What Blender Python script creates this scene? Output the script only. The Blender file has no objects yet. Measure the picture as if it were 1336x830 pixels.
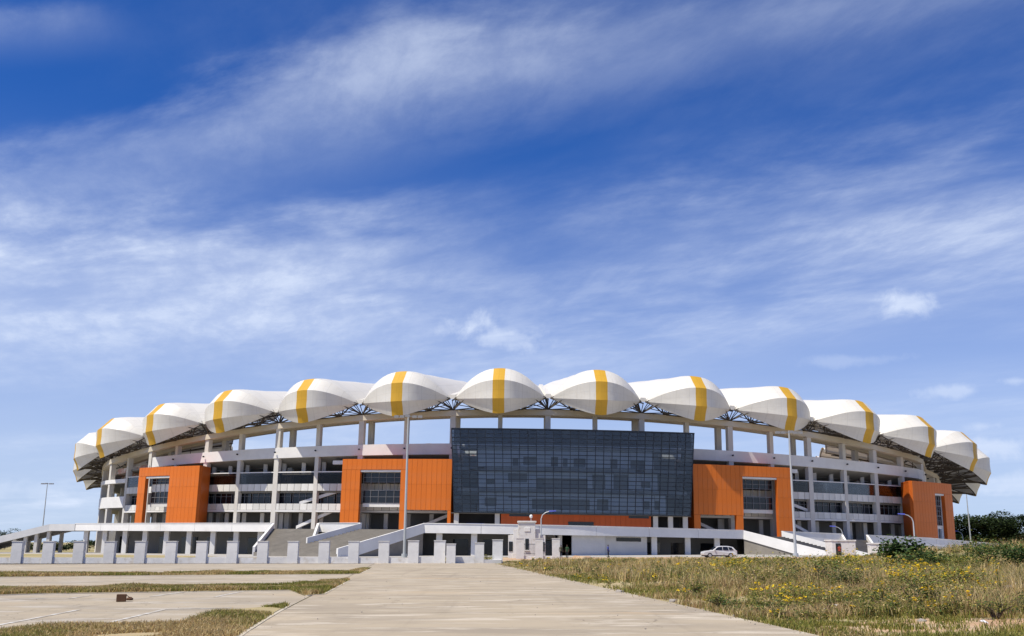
import bpy, bmesh, math, random
import numpy as np
from mathutils import Matrix, Vector, Euler
R = math.radians
random.seed(7); rng = np.random.default_rng(11)
scene = bpy.context.scene
col = scene.collection

# ------------------------------------------------------------------ camera
FPX, HOR, EYE = 1300.0, 711.0, 1.7          # focal length in photo pixels, horizon row, eye height
PITCH = math.atan((HOR - 415) / FPX)
ROLL = R(0.40)
cam = bpy.data.cameras.new('camera'); camo = bpy.data.objects.new('camera', cam); col.objects.link(camo)
cam.sensor_fit = 'HORIZONTAL'; cam.sensor_width = 36; cam.lens = 36 * FPX / 1336
cam.clip_start = 0.1; cam.clip_end = 12000
camo.matrix_world = Matrix.Translation((0, 0, EYE)) @ Matrix.Rotation(math.pi / 2 + PITCH, 4, 'X') @ Matrix.Rotation(ROLL, 4, 'Z')
scene.camera = camo

# ------------------------------------------------------------------ sun and sky
SUN_EL, SUN_AZ = R(61), R(236)              # azimuth clockwise from +Y: high on the left, a little behind the camera
sv = Vector((math.sin(SUN_AZ) * math.cos(SUN_EL), math.cos(SUN_AZ) * math.cos(SUN_EL), math.sin(SUN_EL)))
sl = bpy.data.lights.new('sun', 'SUN'); sl.energy = 4.6; sl.angle = R(0.53); sl.color = (1.0, 0.93, 0.80)
so = bpy.data.objects.new('sun', sl); col.objects.link(so)
so.rotation_euler = (-sv).to_track_quat('-Z', 'Y').to_euler(); so.location = (-60, -40, 120)

scene.view_settings.view_transform = 'Standard'; scene.view_settings.look = 'None'
scene.view_settings.exposure = 0.32; scene.view_settings.gamma = 1.0; scene.view_settings.use_curve_mapping = False


def view_dir(px, py):
    """direction of a photo pixel, to find where the cloud bands lie in the sky and where marks lie on the ground"""
    dx, dy = px - 668, py - 415
    u = dx * math.cos(ROLL) + dy * math.sin(ROLL); v = -dx * math.sin(ROLL) + dy * math.cos(ROLL)
    c, s = math.cos(PITCH), math.sin(PITCH)
    return Vector((u / FPX, c + v / FPX * s, s - v / FPX * c))


class NT:
    """short hand for building node trees"""
    def __init__(self, tree):
        self.t = tree; self.n = tree.nodes; self.l = tree.links
    def node(self, kind, **kw):
        nd = self.n.new(kind)
        for k, v in kw.items(): setattr(nd, k, v)
        return nd
    def put(self, sock, v):
        if hasattr(v, 'is_linked') or isinstance(v, bpy.types.NodeSocket): self.l.new(v, sock)
        else: sock.default_value = v
    def math(self, op, a, b=None, c=None, clamp=False):
        nd = self.node('ShaderNodeMath', operation=op); nd.use_clamp = clamp
        self.put(nd.inputs[0], a)
        if b is not None: self.put(nd.inputs[1], b)
        if c is not None: self.put(nd.inputs[2], c)
        return nd.outputs[0]
    def noise(self, vec, scale, detail=4, rough=0.5, dist=0.0):
        nd = self.node('ShaderNodeTexNoise'); nd.inputs['Scale'].default_value = scale
        nd.inputs['Detail'].default_value = detail; nd.inputs['Roughness'].default_value = rough
        nd.inputs['Distortion'].default_value = dist
        if vec is not None: self.l.new(vec, nd.inputs['Vector'])
        return nd.outputs['Fac']
    def mapr(self, v, a, b, c=0.0, d=1.0, smooth=True):
        nd = self.node('ShaderNodeMapRange'); nd.interpolation_type = 'SMOOTHSTEP' if smooth else 'LINEAR'
        self.put(nd.inputs['Value'], v)
        for k, x in zip(('From Min', 'From Max', 'To Min', 'To Max'), (a, b, c, d)): nd.inputs[k].default_value = x
        return nd.outputs['Result']
    def mix(self, f, a, b, mode='MIX'):
        nd = self.node('ShaderNodeMix', data_type='RGBA', blend_type=mode)
        self.put(nd.inputs[0], f)
        for s, v in ((nd.inputs[6], a), (nd.inputs[7], b)):
            if isinstance(v, (tuple, list)): v = (*v[:3], 1.0)
            self.put(s, v)
        return nd.outputs[2]


world = bpy.data.worlds.new('World'); scene.world = world; world.use_nodes = True
W = NT(world.node_tree); W.n.clear()
sky = W.node('ShaderNodeTexSky', sky_type='NISHITA'); sky.sun_disc = False
sky.sun_elevation = SUN_EL; sky.sun_rotation = SUN_AZ; sky.altitude = 1200
sky.air_density = 1.0; sky.dust_density = 0.35; sky.ozone_density = 3.2
hs = W.node('ShaderNodeHueSaturation'); hs.inputs['Saturation'].default_value = 1.3; hs.inputs['Hue'].default_value = 0.512
hs.inputs['Hue'].default_value = 0.5; hs.inputs['Saturation'].default_value = 1.0
W.l.new(W.mix(1.0, sky.outputs[0], (0.16, 0.52, 1.10), 'MULTIPLY'), hs.inputs['Color'])     # deep polarised blue
tc = W.node('ShaderNodeTexCoord'); sp = W.node('ShaderNodeSeparateXYZ'); W.l.new(tc.outputs['Generated'], sp.inputs[0])
zc = W.math('MAXIMUM', sp.outputs[2], 0.0); zc = W.math('ADD', zc, 0.06)
cbx = W.math('DIVIDE', sp.outputs[0], zc); cby = W.math('DIVIDE', sp.outputs[1], zc)
cb = W.node('ShaderNodeCombineXYZ'); W.l.new(cbx, cb.inputs[0]); W.l.new(cby, cb.inputs[1])
plane = cb.outputs[0]                         # the cloud sheet: a level layer overhead
def cloud_xy(px, py):
    d = view_dir(px, py).normalized(); z = max(d.z, 0) + 0.06
    return Vector((d.x / z, d.y / z))
p0, p1 = cloud_xy(0, 250), cloud_xy(900, 20)
ang = math.atan2(p1.y - p0.y, p1.x - p0.x)
def streak(rot, sx, sy, off=0.0):
    m = W.node('ShaderNodeMapping'); m.vector_type = 'TEXTURE'
    m.inputs['Rotation'].default_value = (0, 0, rot); m.inputs['Scale'].default_value = (sx, sy, 1)
    m.inputs['Location'].default_value = (off, off * 0.37, 0)
    W.l.new(plane, m.inputs['Vector']); return m.outputs[0]
n_big = W.noise(streak(ang, 2.0, 1.0, 3.1), 0.8, 4, 0.5, 0.3)
n_mid = W.noise(streak(ang - 0.1, 1.7, 0.95, 7.0), 2.0, 9, 0.60, 0.15)
n_fine = W.noise(streak(ang - 0.75, 1.5, 0.75, 1.3), 5.0, 10, 0.66, 0.2)
def band(a, b, w_lo, w_hi, wob=0.35):
    """soft streak along a straight line through two points of the cloud sheet"""
    A, B = cloud_xy(*a), cloud_xy(*b); d = (B - A).normalized(); n = Vector((-d.y, d.x))
    if n.y < 0: n = -n
    s = W.math('ADD', W.math('MULTIPLY', cbx, n.x), W.math('MULTIPLY', cby, n.y))
    s = W.math('SUBTRACT', s, A.dot(n))
    s = W.math('ADD', s, W.math('MULTIPLY', W.math('SUBTRACT', n_mid, 0.5), wob * 2))
    up = W.mapr(s, -w_lo, 0.0); dn = W.mapr(s, 0.0, w_hi, 1.0, 0.0)
    return W.math('MULTIPLY', up, dn)
def along(a, b, lo, hi):
    """fades a band out along its length, between two fractions of the way from a to b"""
    A, B = cloud_xy(*a), cloud_xy(*b); d = (B - A); L2 = d.length_squared
    t = W.math('ADD', W.math('MULTIPLY', cbx, d.x / L2), W.math('MULTIPLY', cby, d.y / L2))
    t = W.math('SUBTRACT', t, A.dot(d) / L2)
    return W.mapr(t, lo, hi, 1.0, 0.0)
bands = [(W.math('MULTIPLY', band((0, 240), (1000, -25), 0.22, 0.50, 0.26), along((0, 240), (1000, -25), 0.7, 1.4)), 0.38),
         (W.math('MULTIPLY', band((0, 350), (560, 322), 0.55, 1.7, 0.5), along((0, 350), (560, 322), 0.6, 1.3)), 0.82),
         (band((900, 425), (1336, 315), 0.6, 1.0, 0.5), 0.27), (W.math('MULTIPLY', band((0, 25), (200, 12), 0.06, 0.14, 0.12), along((0, 25), (200, 12), 0.2, 1.0)), 0.22),
         (W.math('MULTIPLY', band((1336, 215), (600, 330), 0.4, 0.9, 0.4), along((1336, 215), (600, 330), 0.5, 1.0)), 0.24), (band((0, 190), (700, 55), 0.12, 0.22, 0.2), 0.14)]
dens = None
tex = W.math('MULTIPLY', W.mapr(n_mid, 0.28, 0.68), W.mapr(n_fine, 0.32, 0.70, 0.45, 1.0))
for b, k in bands:
    v = W.math('MULTIPLY', b, k)
    dens = v if dens is None else W.math('ADD', dens, v)
dens = W.math('MULTIPLY', dens, W.math('ADD', W.math('MULTIPLY', tex, 0.85), 0.30))
veil = W.math('MULTIPLY', W.mapr(n_big, 0.34, 0.68), W.math('ADD', W.math('MULTIPLY', tex, 0.30), 0.02))
dens = W.math('ADD', dens, veil)
# haze towards the horizon, everywhere alike
hz = W.mapr(sp.outputs[2], 0.0, 0.46, 1.0, 0.0)
hz = W.math('POWER', hz, 1.55)
# small cumulus
n_puff = W.noise(tc.outputs['Generated'], 26.0, 8, 0.6, 0.3)
def puff(px, py, rx, ry):
    d = view_dir(px, py).normalized()
    ax = W.math('MULTIPLY', W.math('SUBTRACT', sp.outputs[0], d.x), 1.0 / rx)
    az = W.math('MULTIPLY', W.math('SUBTRACT', sp.outputs[2], d.z), 1.0 / ry)
    fy = W.math('GREATER_THAN', sp.outputs[1], 0.0)
    r2 = W.math('SQRT', W.math('ADD', W.math('MULTIPLY', ax, ax), W.math('MULTIPLY', az, az)))
    v = W.math('ADD', W.math('SUBTRACT', 1.0, r2), W.math('MULTIPLY', W.math('SUBTRACT', n_puff, 0.5), 2.6))
    return W.math('MULTIPLY', W.mapr(v, 0.1, 0.95), fy)
pf = None
for a, k in [((612, 428, 0.040, 0.026), .55), ((645, 440, 0.070, 0.015), .4), ((1190, 396, 0.040, 0.017), .5), ((1235, 511, 0.038, 0.009), .4), ((1300, 585, 0.034, 0.014), .5),
             ((1325, 497, 0.018, 0.007), .35), ((1280, 556, 0.024, 0.006), .35), ((20, 640, 0.05, 0.012), .3), ((1320, 632, 0.05, 0.014), .45), ((75, 655, 0.035, 0.006), .35), ((1120, 470, 0.07, 0.008), .2)]:
    v = W.math('MULTIPLY', puff(*a), k)
    pf = v if pf is None else W.math('MAXIMUM', pf, v)
dens = W.math('MINIMUM', W.math('ADD', dens, W.math('MULTIPLY', pf, 1.0)), 0.93)
c1 = W.mix(W.math('MULTIPLY', hz, 0.80), hs.outputs[0], (5.5, 6.3, 7.9))
c2 = W.mix(dens, c1, (6.9, 7.7, 9.3))
bg = W.node('ShaderNodeBackground'); W.l.new(c2, bg.inputs['Color']); bg.inputs['Strength'].default_value = 0.09
wo = W.node('ShaderNodeOutputWorld'); W.l.new(bg.outputs[0], wo.inputs['Surface'])

# ------------------------------------------------------------------ materials
MATS = {}
def mat(name, color, rough=0.7, var=0.0, scale=1.0, bump=0.0, bscale=20.0, metal=0.0, spec=0.3, second=None, sec_scale=0.2, sec=(0.45, 0.65), coords='Object', objrand=0.0):
    m = bpy.data.materials.new(name); m.use_nodes = True; T = NT(m.node_tree); bs = T.n['Principled BSDF']
    bs.inputs['Roughness'].default_value = rough; bs.inputs['Metallic'].default_value = metal
    bs.inputs['Specular IOR Level'].default_value = spec
    c = (*color, 1.0); out = None
    tcd = T.node('ShaderNodeTexCoord'); vec = tcd.outputs[coords]
    if coords == 'World':
        pass
    if second is not None:
        f = T.mapr(T.noise(vec, sec_scale, 6, 0.6, 0.3), *sec)
        out = T.mix(f, color, second)
    if var:
        f = T.noise(vec, scale, 6, 0.62, 0.2)
        f = T.mapr(f, 0.25, 0.75, 1 - var, 1 + var, smooth=False)
        mm = T.node('ShaderNodeVectorMath', operation='SCALE')
        if out is None: mm.inputs[0].default_value = color
        else: T.l.new(out, mm.inputs[0])
        T.l.new(f, mm.inputs['Scale']); out = mm.outputs[0]
    if objrand:
        oi = T.node('ShaderNodeObjectInfo'); f = T.mapr(oi.outputs['Random'], 0, 1, 1 - objrand, 1 + objrand, smooth=False)
        mm = T.node('ShaderNodeVectorMath', operation='SCALE')
        if out is None: mm.inputs[0].default_value = color
        else: T.l.new(out, mm.inputs[0])
        T.l.new(f, mm.inputs['Scale']); out = mm.outputs[0]
    if out is not None: T.l.new(out, bs.inputs['Base Color'])
    else: bs.inputs['Base Color'].default_value = c
    if bump:
        bn = T.node('ShaderNodeBump'); bn.inputs['Strength'].default_value = bump; bn.inputs['Distance'].default_value = 0.05
        T.l.new(T.noise(vec, bscale, 5, 0.6), bn.inputs['Height']); T.l.new(bn.outputs[0], bs.inputs['Normal'])
    MATS[name] = m
    return m

M = {}
M['white'] = mat('white_painted_concrete', (0.73, 0.72, 0.70), 0.7, var=0.09, scale=0.35, second=(0.55, 0.53, 0.49), sec_scale=0.12, sec=(0.55, 0.85), bump=0.15, bscale=6)
M['column'] = mat('concrete_column_paint', (0.60, 0.575, 0.53), 0.8, var=0.10, scale=0.4, bump=0.15, bscale=6)
M['beam'] = mat('cream_ring_beam', (0.58, 0.52, 0.42), 0.75, var=0.10, scale=0.3, bump=0.1, bscale=6)
M['panel'] = mat('pale_spandrel_panel', (0.68, 0.67, 0.63), 0.6, var=0.10, scale=0.6, objrand=0.13)
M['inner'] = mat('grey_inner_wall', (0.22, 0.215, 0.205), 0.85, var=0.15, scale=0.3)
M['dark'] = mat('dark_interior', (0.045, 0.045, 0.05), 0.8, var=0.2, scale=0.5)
M['steel'] = mat('brown_truss_steel', (0.085, 0.07, 0.055), 0.55, var=0.2, scale=1.2)
M['orange'] = mat('orange_metal_cladding', (0.64, 0.155, 0.014), 0.42, var=0.09, scale=0.16, spec=0.35, second=(0.55, 0.15, 0.03), sec_scale=0.3, sec=(0.45, 0.75), objrand=0.035)
M['orange_core'] = mat('orange_cladding_edge', (0.46, 0.10, 0.012), 0.5, var=0.08, scale=0.5)
M['rust'] = mat('burnt_orange_cladding', (0.50, 0.095, 0.018), 0.45, var=0.08, scale=0.3, objrand=0.06)
M['mullion'] = mat('charcoal_mullion', (0.022, 0.027, 0.037), 0.35, metal=0.3)
M['grey_wall'] = mat('light_grey_render', (0.58, 0.58, 0.575), 0.85, var=0.08, scale=0.5, bump=0.1, bscale=4)
M['stair'] = mat('stair_granite', (0.235, 0.215, 0.185), 0.85, var=0.18, scale=0.6, bump=0.2, bscale=5)
M['deck'] = mat('deck_paving', (0.38, 0.36, 0.33), 0.9, var=0.12, scale=0.3)
M['seat'] = mat('stand_seating', (0.46, 0.27, 0.22), 0.7, second=(0.60, 0.55, 0.50), sec_scale=0.5, sec=(0.45, 0.55))
M['pole'] = mat('galvanised_pole', (0.50, 0.52, 0.53), 0.45, metal=0.35, var=0.05, scale=2)
M['lamp_blue'] = mat('blue_lamp_hood', (0.08, 0.10, 0.42), 0.4)
M['lamp_grey'] = mat('floodlight_housing', (0.22, 0.22, 0.23), 0.5)
M['post'] = mat('whitewashed_wall_post', (0.68, 0.675, 0.66), 0.8, var=0.10, scale=1.3, second=(0.50, 0.46, 0.40), sec_scale=1.1, sec=(0.50, 0.74), objrand=0.06, bump=0.2, bscale=8)
M['car_white'] = mat('white_car_paint', (0.56, 0.57, 0.585), 0.25, spec=0.6)
M['car_glass'] = mat('car_window_glass', (0.012, 0.014, 0.017), 0.08, spec=0.6)
M['rubber'] = mat('tyre_rubber', (0.02, 0.02, 0.02), 0.85)
M['rim'] = mat('alloy_rim', (0.45, 0.45, 0.46), 0.35, metal=0.6)
M['red_lamp'] = mat('tail_lamp', (0.35, 0.02, 0.02), 0.3)
M['head_lamp'] = mat('head_lamp_glass', (0.6, 0.62, 0.65), 0.15)
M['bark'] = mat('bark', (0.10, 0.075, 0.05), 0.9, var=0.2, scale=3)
def roadmat(name, base, dark, pale, tan, rand):
    m = bpy.data.materials.new(name); m.use_nodes = True; T = NT(m.node_tree); bs = T.n['Principled BSDF']
    v = T.node('ShaderNodeTexCoord').outputs['Object']
    mp = T.node('ShaderNodeMapping'); mp.inputs['Rotation'].default_value = (0, 0, R(-5.5)); mp.inputs['Scale'].default_value = (0.34, 1.0, 1); T.l.new(v, mp.inputs['Vector']); sv_ = mp.outputs[0]
    c = T.mix(T.mapr(T.noise(sv_, 0.55, 7, 0.62, 0.2), 0.38, 0.66), base, dark)
    c = T.mix(T.math('MULTIPLY', T.mapr(T.noise(sv_, 1.1, 7, 0.62, 0.2), 0.50, 0.66), 0.85), c, pale)
    c = T.mix(T.math('MULTIPLY', T.mapr(T.noise(sv_, 0.22, 5, 0.6, 0.6), 0.60, 0.74), 0.8), c, tan)
    c = T.mix(T.math('MULTIPLY', T.mapr(T.noise(v, 9.0, 6, 0.7), 0.55, 0.8), 0.35), c, tuple(x * .6 for x in dark))
    c = T.mix(T.math('MULTIPLY', T.mapr(T.noise(v, 0.16, 6, 0.65, 0.8), 0.52, 0.70), 0.5), c, tuple(x * 1.28 for x in base))
    cm = T.node('ShaderNodeMapping'); cm.inputs['Rotation'].default_value = (0, 0, R(-5.5)); cm.inputs['Scale'].default_value = (1.4, 0.05, 1); T.l.new(v, cm.inputs['Vector'])
    c = T.mix(T.math('MULTIPLY', T.mapr(T.noise(cm.outputs[0], 1.0, 4, 0.55), 0.55, 0.75), 0.28), c, tuple(x * .72 for x in dark))          # tyre tracks
    vo = T.node('ShaderNodeTexVoronoi', feature='DISTANCE_TO_EDGE'); vo.inputs['Scale'].default_value = 0.42
    wv = T.node('ShaderNodeVectorMath', operation='ADD'); T.l.new(v, wv.inputs[0]); nz = T.node('ShaderNodeTexNoise'); nz.inputs['Scale'].default_value = 1.3; nz.inputs['Detail'].default_value = 6; T.l.new(v, nz.inputs['Vector']); T.l.new(nz.outputs['Color'], wv.inputs[1]); T.l.new(wv.outputs[0], vo.inputs['Vector'])
    ck = T.math('MULTIPLY', T.mapr(vo.outputs['Distance'], 0.003, 0.012, 1.0, 0.0), T.mapr(T.noise(v, 0.12, 3, 0.5), 0.48, 0.60))
    c = T.mix(T.math('MULTIPLY', ck, 0.55), c, tuple(x * .35 for x in dark))                                                           # hairline cracks
    c = T.mix(T.math('MULTIPLY', T.mapr(T.noise(v, 2.6, 3, 0.5), 0.70, 0.78), 0.45), c, tuple(x * .5 for x in dark))                   # oil and damp spots
    oi = T.node('ShaderNodeObjectInfo'); mm = T.node('ShaderNodeVectorMath', operation='SCALE'); T.l.new(c, mm.inputs[0]); T.l.new(T.mapr(oi.outputs['Random'], 0, 1, 1 - rand, 1 + rand, smooth=False), mm.inputs['Scale'])
    T.l.new(mm.outputs[0], bs.inputs['Base Color']); bs.inputs['Roughness'].default_value = 0.92; bs.inputs['Specular IOR Level'].default_value = 0.15
    bn = T.node('ShaderNodeBump'); bn.inputs['Strength'].default_value = 0.3; bn.inputs['Distance'].default_value = 0.03; T.l.new(T.noise(v, 12, 6, 0.65), bn.inputs['Height']); T.l.new(bn.outputs[0], bs.inputs['Normal'])
    return m
M['road'] = roadmat('concrete_road_slab', (0.385, 0.325, 0.24), (0.295, 0.252, 0.195), (0.52, 0.46, 0.37), (0.48, 0.34, 0.20), 0.025)
M['parking'] = roadmat('parking_paving', (0.385, 0.328, 0.245), (0.295, 0.255, 0.20), (0.45, 0.41, 0.35), (0.42, 0.34, 0.24), 0.02)
M['kerb'] = mat('kerb_concrete', (0.52, 0.46, 0.36), 0.85, var=0.12, scale=1.2, objrand=0.08)
M['paint'] = mat('worn_white_paint', (0.60, 0.58, 0.54), 0.7, second=(0.40, 0.36, 0.30), sec_scale=2.6, sec=(0.38, 0.58))
M['soil'] = mat('red_sandy_soil', (0.43, 0.275, 0.165), 0.95, var=0.2, scale=1.1, second=(0.47, 0.38, 0.25), sec_scale=0.25, bump=0.5, bscale=3)
M['box'] = mat('brown_cardboard', (0.115, 0.06, 0.032), 0.85, var=0.2, scale=6)
M['litter'] = mat('white_plastic_litter', (0.75, 0.74, 0.76), 0.5)
M['stone'] = mat('grey_stone', (0.30, 0.27, 0.24), 0.9, var=0.25, scale=4, bump=0.4, bscale=8)
M['skin'] = mat('brown_skin', (0.09, 0.05, 0.032), 0.6)
M['hair'] = mat('black_hair', (0.01, 0.009, 0.008), 0.7)
def cloth(name, c): M[name] = mat(name, c, 0.9, var=0.15, scale=8)
cloth('blue_shirt', (0.03, 0.05, 0.30)); cloth('dark_trousers', (0.015, 0.016, 0.022)); cloth('green_shirt', (0.03, 0.07, 0.035))
cloth('khaki_shirt', (0.10, 0.095, 0.06)); cloth('red_shirt', (0.32, 0.05, 0.03))

# ground: sandy earth with patches of dry grass
m = bpy.data.materials.new('dry_ground'); m.use_nodes = True; T = NT(m.node_tree); bs = T.n['Principled BSDF']
tcd = T.node('ShaderNodeTexCoord'); v = tcd.outputs['Object']
f1 = T.mapr(T.noise(v, 0.05, 8, 0.62, 0.4), 0.38, 0.62); f2 = T.mapr(T.noise(v, 0.9, 6, 0.65), 0.3, 0.7); f3 = T.mapr(T.noise(v, 0.012, 5, 0.6), 0.4, 0.62)
c = T.mix(f1, (0.40, 0.33, 0.19), (0.24, 0.225, 0.085)); c = T.mix(T.math('MULTIPLY', f2, 0.5), c, (0.45, 0.34, 0.22)); c = T.mix(T.math('MULTIPLY', f3, 0.35), c, (0.20, 0.20, 0.09))
T.l.new(c, bs.inputs['Base Color']); bs.inputs['Roughness'].default_value = 0.95; bs.inputs['Specular IOR Level'].default_value = 0.1
bn = T.node('ShaderNodeBump'); bn.inputs['Strength'].default_value = 0.6; bn.inputs['Distance'].default_value = 0.12
T.l.new(T.noise(v, 2.2, 7, 0.65), bn.inputs['Height']); T.l.new(bn.outputs[0], bs.inputs['Normal']); M['ground'] = m

def membrane(name, color):
    """coated fabric: welded seams every few metres, rain streaks running down the weave, soft dirt"""
    m = bpy.data.materials.new(name); m.use_nodes = True; T = NT(m.node_tree); bs = T.n['Principled BSDF']
    v = T.node('ShaderNodeTexCoord').outputs['Object']; w = T.node('ShaderNodeAttribute'); w.attribute_name = 'weave'
    sx = T.node('ShaderNodeSeparateXYZ'); T.l.new(w.outputs['Vector'], sx.inputs[0])
    def seam(x, freq, wd):
        f = T.math('FRACT', T.math('ADD', T.math('MULTIPLY', x, freq), 100.5)); d = T.math('ABSOLUTE', T.math('SUBTRACT', f, 0.5)); return T.mapr(d, wd * 0.4, wd, 1.0, 0.0)
    mp = T.node('ShaderNodeMapping'); mp.inputs['Scale'].default_value = (9, 0.55, 1); T.l.new(w.outputs['Vector'], mp.inputs['Vector'])
    st_ = T.mapr(T.noise(mp.outputs[0], 2.2, 6, 0.65), 0.45, 0.78); soft = T.mapr(T.noise(v, 0.22, 6, 0.62, 0.3), 0.35, 0.75)
    dirty = tuple(x * k for x, k in zip(color, (0.70, 0.66, 0.58)))
    c = T.mix(T.math('MULTIPLY', soft, 0.14), color, dirty); c = T.mix(T.math('MULTIPLY', st_, 0.24), c, dirty)
    sm = T.math('MAXIMUM', seam(sx.outputs[0], 4.0, 0.028), seam(sx.outputs[1], 2.0, 0.028))
    c = T.mix(T.math('MULTIPLY', sm, 0.28), c, tuple(x * .6 for x in color))
    T.l.new(c, bs.inputs['Base Color']); bs.inputs['Roughness'].default_value = 0.40; bs.inputs['Specular IOR Level'].default_value = 0.35
    bn = T.node('ShaderNodeBump'); bn.inputs['Strength'].default_value = 0.14; bn.inputs['Distance'].default_value = 0.25
    wr = T.node('ShaderNodeMapping'); wr.inputs['Scale'].default_value = (5.0, 1.6, 1); T.l.new(w.outputs['Vector'], wr.inputs['Vector'])
    T.l.new(T.noise(wr.outputs[0], 1.6, 3, 0.5, 0.4), bn.inputs['Height']); T.l.new(bn.outputs[0], bs.inputs['Normal'])
    tr = T.node('ShaderNodeBsdfTranslucent'); T.l.new(c, tr.inputs['Color'])
    mx = T.node('ShaderNodeMixShader'); mx.inputs[0].default_value = 0.06
    T.l.new(bs.outputs[0], mx.inputs[1]); T.l.new(tr.outputs[0], mx.inputs[2]); T.l.new(mx.outputs[0], T.n['Material Output'].inputs['Surface'])
    return m
M['membrane'] = membrane('white_roof_membrane', (0.715, 0.695, 0.645))
M['stripe'] = membrane('yellow_roof_membrane', (0.62, 0.36, 0.035))

def glass(name, tint, refl, rough, dark=0.0):
    """tinted glazing: see-through, with a mirror-like coat"""
    m = bpy.data.materials.new(name); m.use_nodes = True; T = NT(m.node_tree); T.n.remove(T.n['Principled BSDF'])
    tr = T.node('ShaderNodeBsdfTransparent'); tr.inputs[0].default_value = (*tint, 1)
    gl = T.node('ShaderNodeBsdfGlossy'); gl.inputs['Color'].default_value = (0.85, 0.88, 0.92, 1); gl.inputs['Roughness'].default_value = rough
    oi = T.node('ShaderNodeObjectInfo')
    fr = T.node('ShaderNodeFresnel'); fr.inputs['IOR'].default_value = 1.5
    k = T.math('ADD', T.math('MULTIPLY', fr.outputs[0], 0.8), T.math('ADD', refl - 0.04, T.math('MULTIPLY', oi.outputs['Random'], 0.012)))
    mx = T.node('ShaderNodeMixShader'); T.l.new(k, mx.inputs[0]); T.l.new(tr.outputs[0], mx.inputs[1]); T.l.new(gl.outputs[0], mx.inputs[2])
    T.l.new(mx.outputs[0], T.n['Material Output'].inputs['Surface']); return m
M['glass'] = glass('blue_tinted_curtain_glass', (0.78, 0.83, 0.89), 0.045, 0.03)
M['rail_glass'] = glass('grey_balustrade_glass', (0.62, 0.61, 0.60), 0.015, 0.10)
M['window'] = mat('dark_window_glass', (0.012, 0.015, 0.02), 0.12, spec=0.5)

def leafmat(name, trans=0.25):
    m = bpy.data.materials.new(name); m.use_nodes = True; T = NT(m.node_tree); bs = T.n['Principled BSDF']
    at = T.node('ShaderNodeAttribute'); at.attribute_name = 'tint'
    T.l.new(at.outputs['Color'], bs.inputs['Base Color']); bs.inputs['Roughness'].default_value = 0.7; bs.inputs['Specular IOR Level'].default_value = 0.2
    tr = T.node('ShaderNodeBsdfTranslucent'); T.l.new(at.outputs['Color'], tr.inputs['Color'])
    mx = T.node('ShaderNodeMixShader'); mx.inputs[0].default_value = trans
    T.l.new(bs.outputs[0], mx.inputs[1]); T.l.new(tr.outputs[0], mx.inputs[2]); T.l.new(mx.outputs[0], T.n['Material Output'].inputs['Surface'])
    return m
M['leaf'] = leafmat('leaves_and_blades')

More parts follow.
